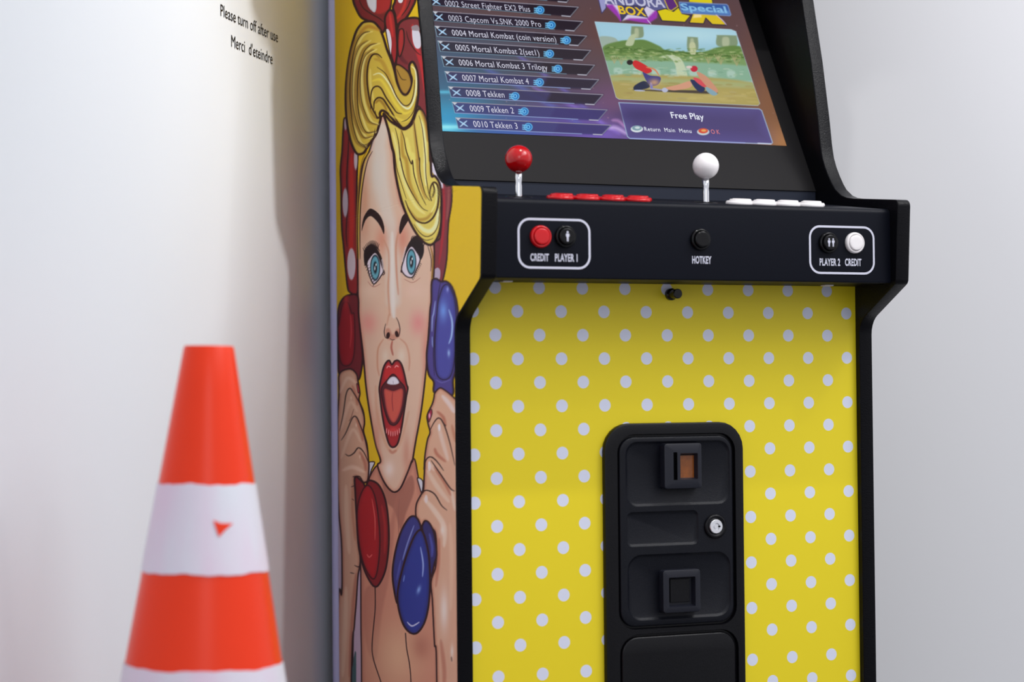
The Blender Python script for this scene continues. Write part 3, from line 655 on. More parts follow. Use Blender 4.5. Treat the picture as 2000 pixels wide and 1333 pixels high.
# right hand and arm
rh = C_((872, 700), (912, 660), (960, 682), (1030, 742), (1070, 800))+D_((790, 0), (790, 800), (790, 3200), (664, 3200), (656, 1333), (642, 1100), (630, 850), (622, 730), (650, 640), (656, 560), (648, 440), (620, 402), (585, 365), (560, 402), (548, 362), (530, 330), (534, 262), (562, 205), (576, 180), (580, 100), (584, 20))+C_((784, 1320), (792, 1200), (812, 1080), (832, 1020), (816, 950), (810, 880), (850, 790), (864, 740))
hm = p.fill(rh, (202, 160, 134), rim=(172, 108, 86), rimw=7, line=K, lw=3.0)
for a in ((C_((930, 720), (990, 790), (1030, 860)), (216, 200, 196), 9), (C_((900, 960), (930, 1080), (980, 1250)), (214, 190, 176), 8), (C_((830, 1270), (870, 1333)), (216, 190, 172), 7), (D_((600, 60), (660, 160), (730, 250)), (214, 188, 168), 9), (D_((580, 230), (640, 300), (700, 400), (700, 520)), (218, 196, 178), 10), (D_((745, 180), (765, 300)), (216, 196, 180), 6), (D_((735, 380), (745, 600), (740, 900)), (212, 176, 150), 8),
          (C_((890, 850), (940, 900), (960, 970)), (168, 98, 78), 6), (C_((870, 1150), (890, 1200), (960, 1260)), (170, 100, 80), 6), (C_((1010, 960), (1040, 1100)), (178, 118, 92), 6), (D_((640, 40), (700, 130), (740, 210)), (172, 104, 82), 5), (D_((670, 470), (665, 620), (650, 760)), (176, 112, 92), 6), (D_((680, 1080), (700, 1250), (700, 1400)), (176, 116, 96), 8)):
    p.stroke(a[0], a[1], a[2], True, 4, 0.8, hm)
p.blob(*D_((700, 900))[0], 9, 46, (220, 206, 196), 0.95, hm); p.blob(*D_((748, 1150))[0], 3.5, 16, (222, 208, 198), 0.9, hm); p.blob(*D_((690, 420))[0], 5, 12, (226, 208, 196), 0.9, hm)
p.stroke(C_((828, 1012), (868, 935), (905, 904), (944, 952), (992, 1100), (1034, 1290)), K, 2.6, clip=hm)
p.stroke(C_((786, 1310), (800, 1245), (836, 1220), (884, 1252), (944, 1333)), K, 2.6, clip=hm)
p.stroke(D_((545, 235), (570, 192), (600, 180), (645, 205), (684, 270), (718, 300)), K, 2.6, clip=hm)
p.stroke(D_((622, 0), (680, 84), (738, 168), (765, 184)), K, 2.6, clip=hm)
p.stroke(C_((930, 935), (962, 968)), K, 2.2, clip=hm); p.stroke(D_((610, 380), (640, 430), (655, 470)), K, 2.0)
p.stroke(D_((744, 1180), (746, 1210)), K, 1.6, clip=hm)
for c in ((908, 980), (826, 1285)): p.blob(*C_(c)[0], 2.2, 7, (222, 214, 218), 0.95, hm, True)
p.blob(*D_((592, 232))[0], 3.2, 8, (216, 200, 196), 0.95, hm, True); p.blob(*D_((612, 40))[0], 3, 8, (216, 200, 196), 0.95, hm, True)
p.fill(C_((812, 880), (840, 832), (850, 860), (838, 905), (822, 935)), (150, 44, 66), line=K, lw=1.6); p.blob(*C_((828, 885))[0], 1.6, 5, (226, 160, 190), 1, None, True)
# blue handset: lower cup
q1 = D_((588, 362), (614, 380), (640, 440), (656, 560), (642, 620), (622, 700), (610, 620), (592, 490), (568, 412), (574, 380))
p.fill(q1, (48, 46, 100), rim=(34, 28, 66), rimw=4, line=K, lw=3.0); p.stroke(D_((612, 440), (628, 520), (626, 580)), (74, 80, 160), 5, True, 3, 0.9)
m = p.fill(D_((522, 335), (550, 368), (560, 420), (530, 480), (480, 600), (440, 740), (420, 860), (396, 760), (390, 660), (408, 540), (440, 430), (486, 350)), (54, 56, 120), rim=(38, 34, 80), rimw=5, line=K, lw=3.4)
p.stroke(D_((520, 390), (480, 500), (450, 600)), (120, 132, 190), 3, True, 1.6, 0.9, m); p.stroke(D_((440, 600), (415, 720)), (80, 84, 160), 4, True, 2, 0.8, m)
m = p.fill(D_((562, 420), (592, 490), (612, 610), (614, 800), (592, 948), (548, 1030), (502, 1040), (456, 990), (426, 890), (420, 800), (440, 690), (478, 560), (524, 450)), (44, 56, 136), rim=(40, 40, 92), rimw=9, line=K, lw=3.6)
p.stroke(D_((558, 520), (574, 620), (570, 700)), (134, 152, 206), 3.2, True, 1.6, 1, m); p.blob(*D_((548, 778))[0], 4, 9, (128, 160, 216), 0.9, m, False, 0.3); p.stroke(D_((455, 730), (462, 690)), (90, 110, 180), 3, clip=m)
p.stroke(D_((478, 972), (508, 996), (552, 972)), (180, 184, 214), 3, clip=m)
p.stroke(D_((468, 1040), (475, 1130), (494, 1240), (502, 1380), (505, 1700)), K, 2.0, False)
art = grid_mesh('side_artwork', G)
set_print(art, p.c, 1.42)
art_o = link('side_artwork', art, attr_mat('side_art_print', rough=0.40), side_l)
art_o['label'] = 'printed pop art woman holding red and blue telephone handsets on yellow'

# rear corner trim strip
bm = bmesh.new(); lathe(bm, [(0, 0), (0.0165, 0), (0.0165, 1.74), (0, 1.74)], (XL+0.0125, 0.5285, -Z0+0.02), (0, 0, 1), 24)
o = bm_obj('rear_trim', bm, M_trim, cab); auto_smooth(o)

# carcass: back, hood and head between the side panels
xi0, xi1 = XL+TH, XR-TH
bm = bmesh.new(); box(bm, xi0, xi1, 0.496, 0.508, -Z0+0.02, 0.93); bm_obj('back_panel', bm, M_black, cab)
bm = bmesh.new(); prism_x(bm, [(0.150, 0.492), (0.056, 0.632), (0.066, 0.644), (0.162, 0.502)], xi0, xi1); bm_obj('speaker_panel', bm, M_black, cab)
bm = bmesh.new(); prism_x(bm, [(0.056, 0.632), (0.036, 0.772), (0.048, 0.776), (0.068, 0.642)], xi0, xi1); bm_obj('head_fascia', bm, M_black, cab)
bm = bmesh.new(); prism_x(bm, [(0.078, 0.800), (-0.072, 0.920), (-0.072, 1.01), (0.39, 1.01), (0.39, 1.0), (-0.06, 1.0), (-0.06, 0.927), (0.084, 0.812)], xi0, xi1); bm_obj('marquee_hood', bm, M_black, cab)

# lower front panel with the dot print (object origin on the lattice origin)
bm = bmesh.new(); box(bm, xi0, xi1, 0.0, 0.012, -Z0+0.06, 0.02)
bm_obj('front_panel', bm, M_dots, cab, origin=(0, 0, 0))
bm = bmesh.new(); box(bm, xi0, xi1, 0.02, 0.034, -Z0+0.02, -Z0+0.07); bm_obj('kick_board', bm, M_black, cab)

# control box
S = 0.13
def ztop(y): return 0.1075+S*(y+0.085)
cp = fillet([(-0.090, 0.0068), (-0.090, ztop(-0.090)), (0.113, ztop(0.113)), (0.113, 0.0068)], [0.002, 0.0072, 0, 0], 5)
bm = bmesh.new(); prism_x(bm, cp, xi0, xi1)
o = bm_obj('control_box', bm, M_black, cab); auto_smooth(o, 20); box_o = o
# printed legends and frames on the front of the control box
YF = -0.0903
def frame(x0, x1, z0, z1, r, w):
    bm = bmesh.new()
    a = rrect(x0, x1, z0, z1, r, 8); b = rrect(x0+w, x1-w, z0+w, z1-w, r-w, 8)
    A = [bm.verts.new((q[0], YF, q[1])) for q in a]; B = [bm.verts.new((q[0], YF, q[1])) for q in b]
    n = len(A)
    for k in range(n): bm.faces.new((A[k], A[(k+1) % n], B[(k+1) % n], B[k]))
    bm_obj('legend_frame', bm, M_legend, box_o)
frame(0.0262, 0.1258, 0.0190, 0.0826, 0.0165, 0.0028); frame(0.4432, 0.5443, 0.0178, 0.0826, 0.0165, 0.0028)
def legend(s, px0, px1, py0, py1):
    a = hit(px0, py1, (0, 1, 0), YF); b = hit(px1, py1, (0, 1, 0), YF); c = hit(px0, py0, (0, 1, 0), YF)
    bm = bmesh.new(); put_text(bm, s, (a[0], YF, a[2]), (1, 0, 0), (0, 0, 1), b[0]-a[0], c[2]-a[2], 0.030, spacing=1.06)
    bm_obj('legend_text', bm, M_legend, box_o)
legend('CREDIT', 1036, 1072, 495.5, 509.5); legend('PLAYER 1', 1084, 1128, 496, 510.5); legend('HOTKEY', 1352, 1389.5, 500.5, 514.5)
legend('PLAYER 2', 1601, 1641, 505, 518.5); legend('CREDIT', 1650.5, 1682.5, 505.5, 519)

def button(name, pos, d, R, m, proud=0.0035, plunge=0.0022, ring_m=None, dome=0.0, seg=36):
    """arcade push button: threaded rim ring with a plunger (sub-part)"""
    bm = bmesh.new()
    lathe(bm, [(R*0.9, -0.002), (R, 0.0), (R, proud*0.45), (R*0.965, proud*0.8), (R*0.90, proud), (R*0.80, proud), (R*0.765, proud*0.75), (R*0.76, 0.0)], pos, d, seg)
    o = bm_obj(name, bm, ring_m or m, cab, smooth=True)
    bm = bmesh.new(); h = proud+plunge
    lathe(bm, [(R*0.735, 0.0), (R*0.735, h-0.0012), (R*0.70, h-0.0003), (R*0.64, h), (R*0.4, h-dome*0.5), (0, h-dome)], pos, d, seg)
    pl = bm_obj('plunger', bm, m, o, smooth=True)
    return o, pl
F = (0, -1, 0)
RB = 0.0142
o, _ = button('credit_button', (0.0568, -0.09, 0.0592), F, RB, M_redb, 0.0055, 0.0018); o['label'] = 'red credit button on the left of the panel front'
o1, pl1 = button('start_button', (0.0905, -0.09, 0.0600), F, RB, M_blackgloss, 0.0055, 0.0035); o1['label'] = 'black start button with one white figure'
button('hotkey_button', (0.2810, -0.09, 0.0600), F, RB, M_blackgloss, 0.0055, 0.0035)
o2, pl2 = button('start_button', (0.4718, -0.09, 0.0595), F, RB, M_blackgloss, 0.0055, 0.0035); o2['label'] = 'black start button with two white figures'
o, _ = button('credit_button', (0.5125, -0.09, 0.0600), F, RB, M_white, 0.0055, 0.0018); o['label'] = 'white credit button on the right of the panel front'
def figures(xc, zc, n, par):
    bm = bmesh.new(); y = -0.09-0.0091
    for i in range(n):
        x = xc+(i-(n-1)/2)*0.0062; s = 0.0068 if n == 1 else 0.0058
        poly = [(-.16, -1), (-.04, -1), (0, -.2), (.04, -1), (.16, -1), (.20, -.1), (.34, -.1), (.36, .35), (.24, .48), (-.24, .48), (-.36, .35), (-.34, -.1), (-.20, -.1)]
        bm.faces.new([bm.verts.new((x+a*s, y, zc+b*s)) for a, b in poly])
        bm.faces.new([bm.verts.new((x+.2*s*math.cos(k*PI/6), y, zc+.74*s+.2*s*math.sin(k*PI/6))) for k in range(12)])
    bm_obj('figure_symbol', bm, M_legend, par)
figures(0.0905, 0.0600, 1, o1); figures(0.4718, 0.0595, 2, o2)

# joysticks
def joystick(x, y, mball, lab):
    n = Vector((0, -S, 1)).normalized(); b = Vector((x, y, ztop(y)))
    bm = bmesh.new(); lathe(bm, [(0, 0.0014), (0.006, 0.0014), (0.0175, 0.0011), (0.0185, 0.0)], b, n, 32)
    j = bm_obj('joystick', bm, M_blackgloss, cab, smooth=True); j['label'] = lab
    bm = bmesh.new(); lathe(bm, [(0.0046, 0.0), (0.0046, 0.014), (0.0040, 0.018), (0.0046, 0.022), (0.0046, 0.034), (0, 0.034)], b, (0, -0.02, 1), 24)
    bm_obj('shaft', bm, M_chrome, j, smooth=True)
    c = b+Vector((0, -0.001, 0.0488)); R = 0.0176
    bm = bmesh.new(); bmesh.ops.create_uvsphere(bm, u_segments=48, v_segments=28, radius=R, matrix=Matrix.Translation(c))
    bm_obj('ball_top', bm, mball, j, smooth=True)
JY = -0.030
pa = hit(1013, 383, (0, 1, 0), JY); pb = hit(1378.5, 392, (0, 1, 0), JY)
joystick(float(pa[0]), JY, M_red, 'joystick with a red ball top'); joystick(float(pb[0]), JY, M_white, 'joystick with a white ball top')
# action buttons on the sloping top
TN = Vector((0, -S, 1)).normalized()
def action_row(px0, m, lab, R=0.0178, step=0.0362):
    for row, y in enumerate((-0.062, -0.024)):
        x0 = float(hit(px0, 390, (0, 1, 0), y)[0]) + R + (0.004 if row else 0)
        for k in range(4):
            o, _ = button('action_button', (x0+k*step, y, ztop(y)), TN, R, m, 0.0042, 0.0024, dome=0.001, seg=30)
            if k == 0 and row == 0: o['label'] = lab
action_row(1069, M_redb, 'red push button of the left player'); action_row(1420, M_white, 'white push button of the right player')

# strip below the glass, smoked bezel glass, display
T = math.radians(30.2); EU = np.array([0, math.sin(T), math.cos(T)]); EN = np.array([0, -math.cos(T), math.sin(T)])
SP = np.array([0, 0.142, 0.2188]); SD = float(EN@SP)
def spt(x, u, off=0.0): return SP*[0, 1, 1]+np.array([x, 0, 0])+EU*u+EN*off
bm = bmesh.new(); yb = 0.1035
box(bm, xi0, xi1, yb, 0.113, ztop(yb)-0.004, 0.1492); bm_obj('bezel_strip', bm, M_strip, cab)
bm = bmesh.new()
a = spt(0, -0.0800); b = spt(0, 0.318); t3 = EN*-0.006
prism_x(bm, [(a[1], a[2]), (b[1], b[2]), (b[1]+t3[1], b[2]+t3[2]), (a[1]+t3[1], a[2]+t3[2])], xi0, xi1)
bez = bm_obj('screen_bezel', bm, M_bezel, cab)

# display picture
X0s, X1s = 0.0060, 0.5445
us = np.concatenate([np.linspace(0.300, 0.285, 6), np.arange(0.2845, -0.0001, -0.00068)]); us[-1] = 0.0
xs = np.linspace(X0s, X1s, 720)
XX, UU = np.meshgrid(xs, us)
G = SP+XX[..., None]*np.array([1, 0, 0])+UU[..., None]*EU+EN*0.0006
ppx, ppy = project(G.reshape(-1, 3))
p = Paint(ppx, ppy, (88, 68, 74))
def z5(*a): return [(820+x/4.443, y/4.443) for x, y in a]
def z6(*a): return [(1140+x/4.348, y/4.348) for x, y in a]
# nebula-like wallpaper of the menu
p.blob(880, 150, 170, 110, (56, 88, 118), 0.9); p.blob(870, 235, 110, 60, (50, 150, 190), 1.0); p.blob(1010, 258, 120, 40, (54, 96, 176), 0.9)
p.blob(1120, 235, 110, 60, (92, 74, 150), 0.95); p.blob(1180, 262, 70, 34, (120, 92, 196), 0.9); p.blob(1200, 200, 60, 50, (110, 74, 108), 0.8)
p.blob(1000, 20, 220, 40, (96, 72, 72), 0.7); p.blob(1190, 60, 60, 50, (100, 66, 60), 0.8); p.blob(1400, 30, 60, 40, (96, 68, 66), 0.8)
p.blob(1500, 200, 60, 130, (136, 92, 62), 0.85); p.blob(1530, 275, 40, 40, (176, 122, 66), 0.9); p.blob(1480, 90, 50, 60, (104, 72, 66), 0.7)
p.blob(1330, 268, 160, 22, (96, 74, 140), 0.8); p.blob(872, 250, 40, 10, (110, 214, 236), 0.9); p.blob(866, 180, 40, 4, (90, 190, 222), 0.8)
p.blob(868, 248, 60, 4, (150, 230, 240), 0.8)
for a, b, c, w in (((1000, 100), (1180, 245), (110, 100, 190), 4), ((940, 130), (1160, 262), (90, 100, 180), 5), ((1040, 170), (1210, 262), (140, 110, 210), 4), ((1180, 250), (1225, 262), (226, 200, 250), 4), ((1195, 235), (1222, 250), (220, 160, 220), 3)):
    p.stroke([a, ((a[0]+b[0])/2, (a[1]+b[1])/2-6), b], c, w*2, True, w*1.6, 0.6)
rnd = random.Random(11)
for k in range(90):
    p.blob(rnd.uniform(850, 1530), rnd.uniform(0, 275), rnd.uniform(0.7, 1.5), rnd.uniform(0.7, 1.5), (190, 150, 160), rnd.uniform(0.2, 0.7))
TL = {2: (88, -25), 3: (112, 98), 4: (130, 226), 5: (156, 355), 6: (186, 487), 7: (216, 620), 8: (247, 752), 9: (280, 887), 10: (310, 1022)}
TR = {2: (1375, 62), 3: (1412, 187), 4: (1447, 313), 5: (1482, 438), 6: (1516, 566), 7: (1552, 692), 8: (1588, 822), 9: (1625, 955), 10: (1658, 1088)}
BRr = {2: (1305, 143), 3: (1338, 268), 4: (1372, 395), 5: (1410, 522), 6: (1445, 652), 7: (1478, 775), 8: (1512, 908), 9: (1546, 1045), 10: (1580, 1170)}
BL = {2: (90, 42), 3: (118, 178), 4: (150, 316), 5: (178, 446), 6: (210, 578), 7: (240, 710), 8: (272, 843), 9: (304, 980), 10: (334, 1116)}
TL[1] = (62, -148); TR[1] = (1340, -62); BRr[1] = (1272, 20); BL[1] = (66, -92)
for k in range(1, 11):
    q = z5(TL[k], TR[k], BRr[k], BL[k])
    tone = [(34, 26, 32)]*4
    p.fill(q, (38, 32, 48) if k < 7 else (52, 48, 88) if k < 9 else (58, 56, 110), alpha=0.86, smooth=False, soft=1)
    p.fill([((q[0][0]+2*q[1][0])/3, (q[0][1]+2*q[1][1])/3), q[1], q[2], ((q[3][0]+2*q[2][0])/3, (q[3][1]+2*q[2][1])/3)], (36, 26, 34) if k < 9 else (56, 46, 104), alpha=0.7, smooth=False, soft=8)
    p.stroke([q[0], q[1]], (146, 142, 156), 1.5, False, smooth=False); p.stroke([q[1], q[2]], (128, 134, 146), 1.3, False, smooth=False)
    f = 0.11; s1 = (q[2][0]+(q[3][0]-q[2][0])*0.06, q[2][1]+(q[3][1]-q[2][1])*0.06)
    p.stroke([q[2], s1], (176, 176, 190), 2.0, False, smooth=False)
    s2 = (q[2][0]+(q[3][0]-q[2][0])*0.14, q[2][1]+(q[3][1]-q[2][1])*0.14)
    p.stroke([s2, q[3]], (104, 132, 150) if k < 7 else (140, 160, 205), 1.3, False, smooth=False)
    p.stroke([q[3], q[0]], (120, 160, 180), 1.2, False, smooth=False)
    p.fill([q[0], (q[0][0]+10, q[0][1]+1), (q[0][0]+5, q[0][1]+6)], (190, 196, 205), smooth=False)
XI = {2: (140, 15), 3: (165, 150), 4: (195, 278), 5: (223, 408), 6: (255, 540), 7: (287, 672), 8: (318, 805), 9: (348, 940), 10: (378, 1075)}
for k, (x, y) in XI.items():
    p.stroke(z5((x-38, y-26), (x+38, y+24)), (150, 192, 226), 3.0, True, smooth=False); p.stroke(z5((x+32, y-28), (x-30, y+26)), (176, 208, 234), 2.6, True, smooth=False)
IC = {2: (1030, 88), 3: (1128, 218), 4: (1260, 350), 5: (1114, 467), 6: (1185, 598), 7: (1026, 715), 8: (814, 835), 9: (894, 968), 10: (928, 1103)}
for k, (x, y) in IC.items():
    X, Y = z5((x, y))[0]
    p.blob(X+3, Y, 8.4, 8.0, (98, 176, 222), 1, None, True); p.blob(X+3, Y, 6.8, 6.4, (34, 108, 180), 1, None, True)
    p.blob(X+3, Y, 3.6, 4.2, (110, 190, 236), 1, None, True); p.blob(X+3, Y, 1.7, 2.4, (30, 90, 160), 1, None, True)
    for dy in (-3.6, 0.2, 4.0): p.stroke([(X-8, Y+dy), (X-1, Y+dy+0.4)], (110, 184, 226), 2.2, False, smooth=False)
# preview picture: a sunlit quay with buildings and two wrestling people
pv = z6((96, 186), (1250, 252), (1290, 268), (1494, 880), (1478, 896), (300, 842), (276, 826))
pm = p.fill(pv, (150, 192, 206), smooth=False, line=(176, 196, 208), lw=1.6)
def zc(pts, col, **k): p.fill(z6(*pts), col, clip=pm, **k)
zc(((90, 180), (1300, 255), (1340, 400), (150, 330)), (158, 198, 216), smooth=False, soft=14)
p.blob(*z6((900, 300))[0], 110, 18, (176, 212, 222), 0.9, pm)
for bx, by, bw, bh in ((455, 225, 50, 90), (925, 315, 45, 110), (1215, 300, 85, 90)):
    zc(((bx-bw, by+8), (bx-bw+12, by-2), (bx+bw-8, by+2), (bx+bw, by+12), (bx+bw*0.95, by+bh), (bx-bw*0.9, by+bh)), (128, 146, 116), soft=2)
    zc(((bx-bw*0.4, by+20), (bx+bw*0.2, by+22), (bx+bw*0.2, by+bh), (bx-bw*0.4, by+bh)), (168, 178, 146), soft=3)
zc(((130, 315), (270, 325), (300, 420), (160, 420)), (152, 170, 158), soft=2)
zc(((165, 400), (300, 350), (420, 340), (520, 340), (640, 390), (720, 430), (1000, 440), (1150, 400), (1345, 400), (1385, 545), (1000, 540), (700, 520), (200, 520)), (98, 128, 66), soft=3)
zc(((190, 470), (1370, 500), (1395, 570), (215, 520)), (120, 150, 96), soft=6)
for a in range(10):
    x = 240+a*115; p.stroke(z6((x-60, 415+a*6), (x, 400+a*8), (x+90, 425+a*7)), (70, 100, 42), 3, True, 2, 0.8, pm); p.stroke(z6((x-30, 455+a*5), (x+60, 450+a*5)), (150, 166, 100), 2.2, True, 1.5, 0.7, pm)
    p.stroke(z6((x, 470+a*3), (x+10, 520+a*2)), (164, 170, 112), 1.6, True, 1, 0.6, pm)
zc(((355, 380), (400, 300), (450, 290), (440, 320), (415, 385)), (176, 188, 152), soft=2); zc(((900, 370), (945, 368), (950, 458), (905, 455)), (186, 192, 152), soft=2)
zc(((205, 515), (1385, 560), (1425, 690), (240, 640)), (132, 170, 144), soft=5)
for a in range(7): zc(((260+a*160, 580+a*4), (320+a*160, 582+a*4), (325+a*160, 630+a*4), (265+a*160, 628+a*4)), (164, 192, 176), soft=4)
zc(((640, 490), (720, 465), (800, 480), (850, 540), (880, 660), (800, 650), (780, 560), (740, 500)), (186, 200, 168), soft=2)
zc(((230, 640), (1430, 700), (1520, 910), (280, 860)), (166, 152, 86), soft=5)
zc(((250, 650), (1430, 705), (1450, 750), (260, 690)), (160, 166, 112), soft=6)
p.blob(*z6((1000, 830))[0], 90, 16, (178, 162, 96), 0.8, pm)
rnd = random.Random(21)
for k in range(230):                          # foliage, roofs and railings of the far bank
    u = rnd.random(); x = 170+u*1180; y = 395+u*30+rnd.random()*110
    c = rnd.choice(((72, 104, 44), (120, 148, 84), (160, 176, 116), (92, 120, 60), (186, 192, 150)))
    p.stroke(z6((x, y), (x+rnd.uniform(10, 55), y+rnd.uniform(-8, 12))), c, rnd.uniform(1.2, 3.2), True, 1.2, 0.6, pm, False)
for k in range(60):
    u = rnd.random(); x = 230+u*1160; y = 560+u*30+rnd.random()*80
    p.stroke(z6((x, y), (x+rnd.uniform(15, 60), y+rnd.uniform(-3, 4))), rnd.choice(((112, 152, 128), (168, 196, 176), (150, 180, 150), (190, 200, 180))), rnd.uniform(1.4, 3.4), True, 1.6, 0.55, pm, False)
for k in range(70):
    u = rnd.random(); x = 290+u*1150; y = 680+u*40+rnd.random()*150
    p.stroke(z6((x, y), (x+rnd.uniform(30, 120), y+rnd.uniform(0, 8))), rnd.choice(((150, 134, 72), (186, 170, 104), (172, 160, 112), (160, 140, 84))), rnd.uniform(1.5, 4), True, 2.5, 0.5, pm, False)
for x, y in ((1140, 470), (1165, 500), (1280, 470), (1300, 510), (260, 490), (320, 500), (1060, 490)):
    for dx in (-34, -12, 12, 34): p.stroke(z6((x, y+50), (x+dx*0.5, y+15), (x+dx, y-12)), (168, 160, 116), 1.3, True, 1, 0.8, pm)
# two grappling people, red and blue clothes
zc(((420, 765), (1000, 795), (1140, 790), (1000, 770), (700, 765)), (70, 60, 50), soft=2)
zc(((430, 730), (500, 690), (540, 700), (560, 740), (500, 760), (430, 765)), (34, 40, 66))
zc(((500, 610), (560, 640), (650, 655), (640, 710), (590, 730), (540, 700)), (62, 60, 124))
zc(((415, 540), (440, 512), (520, 550), (580, 600), (540, 625), (490, 605), (440, 580)), (196, 38, 40))
p.blob(*z6((392, 530))[0], 6, 5, (38, 28, 26), 1, pm, True); p.stroke(z6((530, 570), (600, 590), (640, 640)), (202, 130, 90), 3, clip=pm)
p.stroke(z6((430, 768), (520, 772)), (170, 176, 196), 3, clip=pm); p.stroke(z6((570, 700), (580, 760)), (110, 110, 190), 5, clip=pm); p.stroke(z6((560, 752), (690, 768)), (150, 150, 180), 3, clip=pm)
p.blob(*z6((690, 765))[0], 6, 4.5, (176, 180, 206), 1, pm, True)
p.blob(*z6((600, 700))[0], 12, 8, (232, 176, 110), 0.7, pm)
zc(((700, 745), (800, 720), (900, 690), (910, 740), (800, 765), (740, 765)), (204, 148, 120))
zc(((905, 680), (960, 690), (1030, 750), (1000, 785), (950, 755)), (36, 44, 84)); zc(((930, 660), (980, 670), (1050, 720), (1020, 740), (960, 700)), (206, 74, 84))
zc(((960, 610), (1030, 640), (1090, 700), (1140, 770), (1110, 790), (1050, 740), (990, 670)), (196, 140, 112))
p.blob(*z6((938, 585))[0], 7, 6, (186, 36, 56), 1, pm, True); p.blob(*z6((895, 570))[0], 6, 2.5, (214, 196, 190), 1, pm, True)
zc(((1035, 745), (1060, 745), (1135, 795), (1100, 812), (1050, 780)), (128, 160, 172))
# lower info panel
ip = z6((298, 872), (1490, 925), (1512, 940), (1604, 1212), (1590, 1224), (395, 1178), (372, 1160))
p.fill(ip, (72, 62, 116), rim=(82, 74, 136), rimw=26, alpha=0.92, smooth=False, line=(150, 168, 196), lw=1.8)
p.blob(*z6((500, 980))[0], 60, 16, (58, 48, 100), 0.8); p.stroke(z6((400, 1176), (1370, 1214)), (150, 164, 214), 2, False, smooth=False); p.stroke(z6((1480, 1218), (1590, 1223)), (190, 200, 220), 2.4, False, smooth=False)
for (x, y), c1, c2 in (((452, 1092), (206, 214, 220), (120, 150, 164)), ((1015, 1116), (190, 200, 206), (206, 70, 44))):
    X, Y = z6((x, y))[0]; p.blob(X, Y+1, 12, 6.6, c1, 1, None, True); p.blob(X, Y-1, 9.4, 5.0, c2, 1, None, True); p.blob(X+1, Y-1.6, 5, 2.4, (226, 160, 90) if c2[0] > 200 else (196, 210, 214), 1, None, True)
# title logo background
zl = lambda *a: [(1160+x/7.143, y/7.143) for x, y in a]
p.fill(zl((-20, -60), (60, 0), (150, 60), (230, 140), (320, 230), (370, 300), (420, 270), (760, 330), (880, 250), (900, 120), (1000, 20), (1000, -200), (0, -200)), (150, 60, 170), soft=3, smooth=False)
p.fill(zl((170, 70), (260, 60), (330, 150), (400, 290), (500, 255), (740, 260), (850, 150), (880, 60), (860, -200), (100, -200)), (206, 198, 224), soft=4, smooth=False)
p.fill(zl((330, 70), (760, 60), (700, 130), (760, 250), (560, 215), (470, 205), (385, 300), (350, 160)), (66, 62, 96), smooth=False)
p.fill(zl((60, -100), (70, 20), (110, 185), (170, 110), (165, -100)), (150, 150, 196), smooth=False, line=(52, 52, 96), lw=1.4)
p.fill(zl((180, -100), (180, 50), (300, 70), (700, 70), (850, 150), (1030, 120), (960, -30), (900, -100)), (92, 92, 140), smooth=False)
p.fill(zl((880, 150), (950, 290), (1270, 310), (1350, 215), (1230, 190), (1180, 100), (1110, 160), (1000, 120)), (214, 196, 30), smooth=False, line=(40, 34, 60), lw=1.8)
p.fill(zl((960, -60), (1040, 130), (1080, 150), (1170, 90), (1110, -20), (1060, -100)), (92, 46, 116), smooth=False, line=(214, 196, 30), lw=1.4)
p.fill(zl((1380, 190), (1330, 320), (1530, 330), (1560, 250), (1650, 340), (1850, 350), (1700, 180)), (214, 186, 40), smooth=False, line=(40, 34, 60), lw=1.8)
p.fill(zl((1400, 200), (1380, 250), (1500, 240), (1500, 200)), (236, 214, 150), smooth=False, soft=3)
p.fill(zl((1340, -80), (1320, 30), (1660, 60), (1640, -80)), (214, 196, 30), smooth=False, line=(40, 34, 60), lw=1.6)
p.fill(zl((1190, 30), (1850, 62), (1870, 80), (1910, 205), (1895, 220), (1230, 180), (1215, 160)), (58, 92, 160), smooth=False, line=(120, 140, 186), lw=1.8)
p.fill(zl((1230, 110), (1880, 150), (1895, 205), (1240, 170)), (92, 132, 190), smooth=False, soft=3)
p.stroke(zl((1700, 200), (1790, 280), (1850, 350)), (210, 190, 226), 1.6); p.stroke(zl((740, 270), (800, 340)), (220, 200, 236), 1.4)
dsp = grid_mesh('display', G)
set_print(dsp, p.c, 1.0)
disp = link('display', dsp, attr_mat('display_picture', True), bez)
disp['label'] = 'lit screen showing a game menu list and a preview picture'
M_tx = emat('display_text_white', rgb(196, 196, 214)); M_tx2 = emat('display_text_bright', rgb(224, 228, 240)); M_txr = emat('display_text_red', rgb(206, 90, 96))
M_ylw = emat('display_logo_yellow', rgb(226, 190, 36)); M_blu = emat('display_logo_blue', rgb(130, 184, 224)); M_lil = emat('display_logo_lilac', rgb(190, 190, 214))
UP = tuple(EU)
def screen_text(bm, s, a, b, cap, bold=0.0, shear=0.0, off=0.0010, spacing=1.0):
    """a, b: left and right ends of the baseline; cap: height in metres on the glass"""
    A = hit(*a, EN, SD+off); Bq = hit(*b, EN, SD+off)
    put_text(bm, s, tuple(A), tuple((Bq-A)/np.linalg.norm(Bq-A)), UP, float(np.linalg.norm(Bq-A)), cap, bold, shear, spacing)
titles = {2: ('0002 Street Fighter EX2 Plus', 222, 52, 960, 103), 3: ('0003 Capcom Vs.SNK 2000 Pro', 253, 180, 1056, 234), 4: ('0004 Mortal Kombat (coin version)', 284, 307, 1187, 366),
          5: ('0005 Mortal Kombat 2(set1)', 314, 436, 1040, 483), 6: ('0006 Mortal Kombat 3 Trilogy', 344, 567, 1112, 612), 7: ('0007 Mortal Kombat 4', 374, 700, 950, 731),
          8: ('0008 Tekken', 407, 832, 738, 848), 9: ('0009 Tekken 2', 440, 967, 820, 986), 10: ('0010 Tekken 3', 471, 1102, 853, 1120)}
bm = bmesh.new()
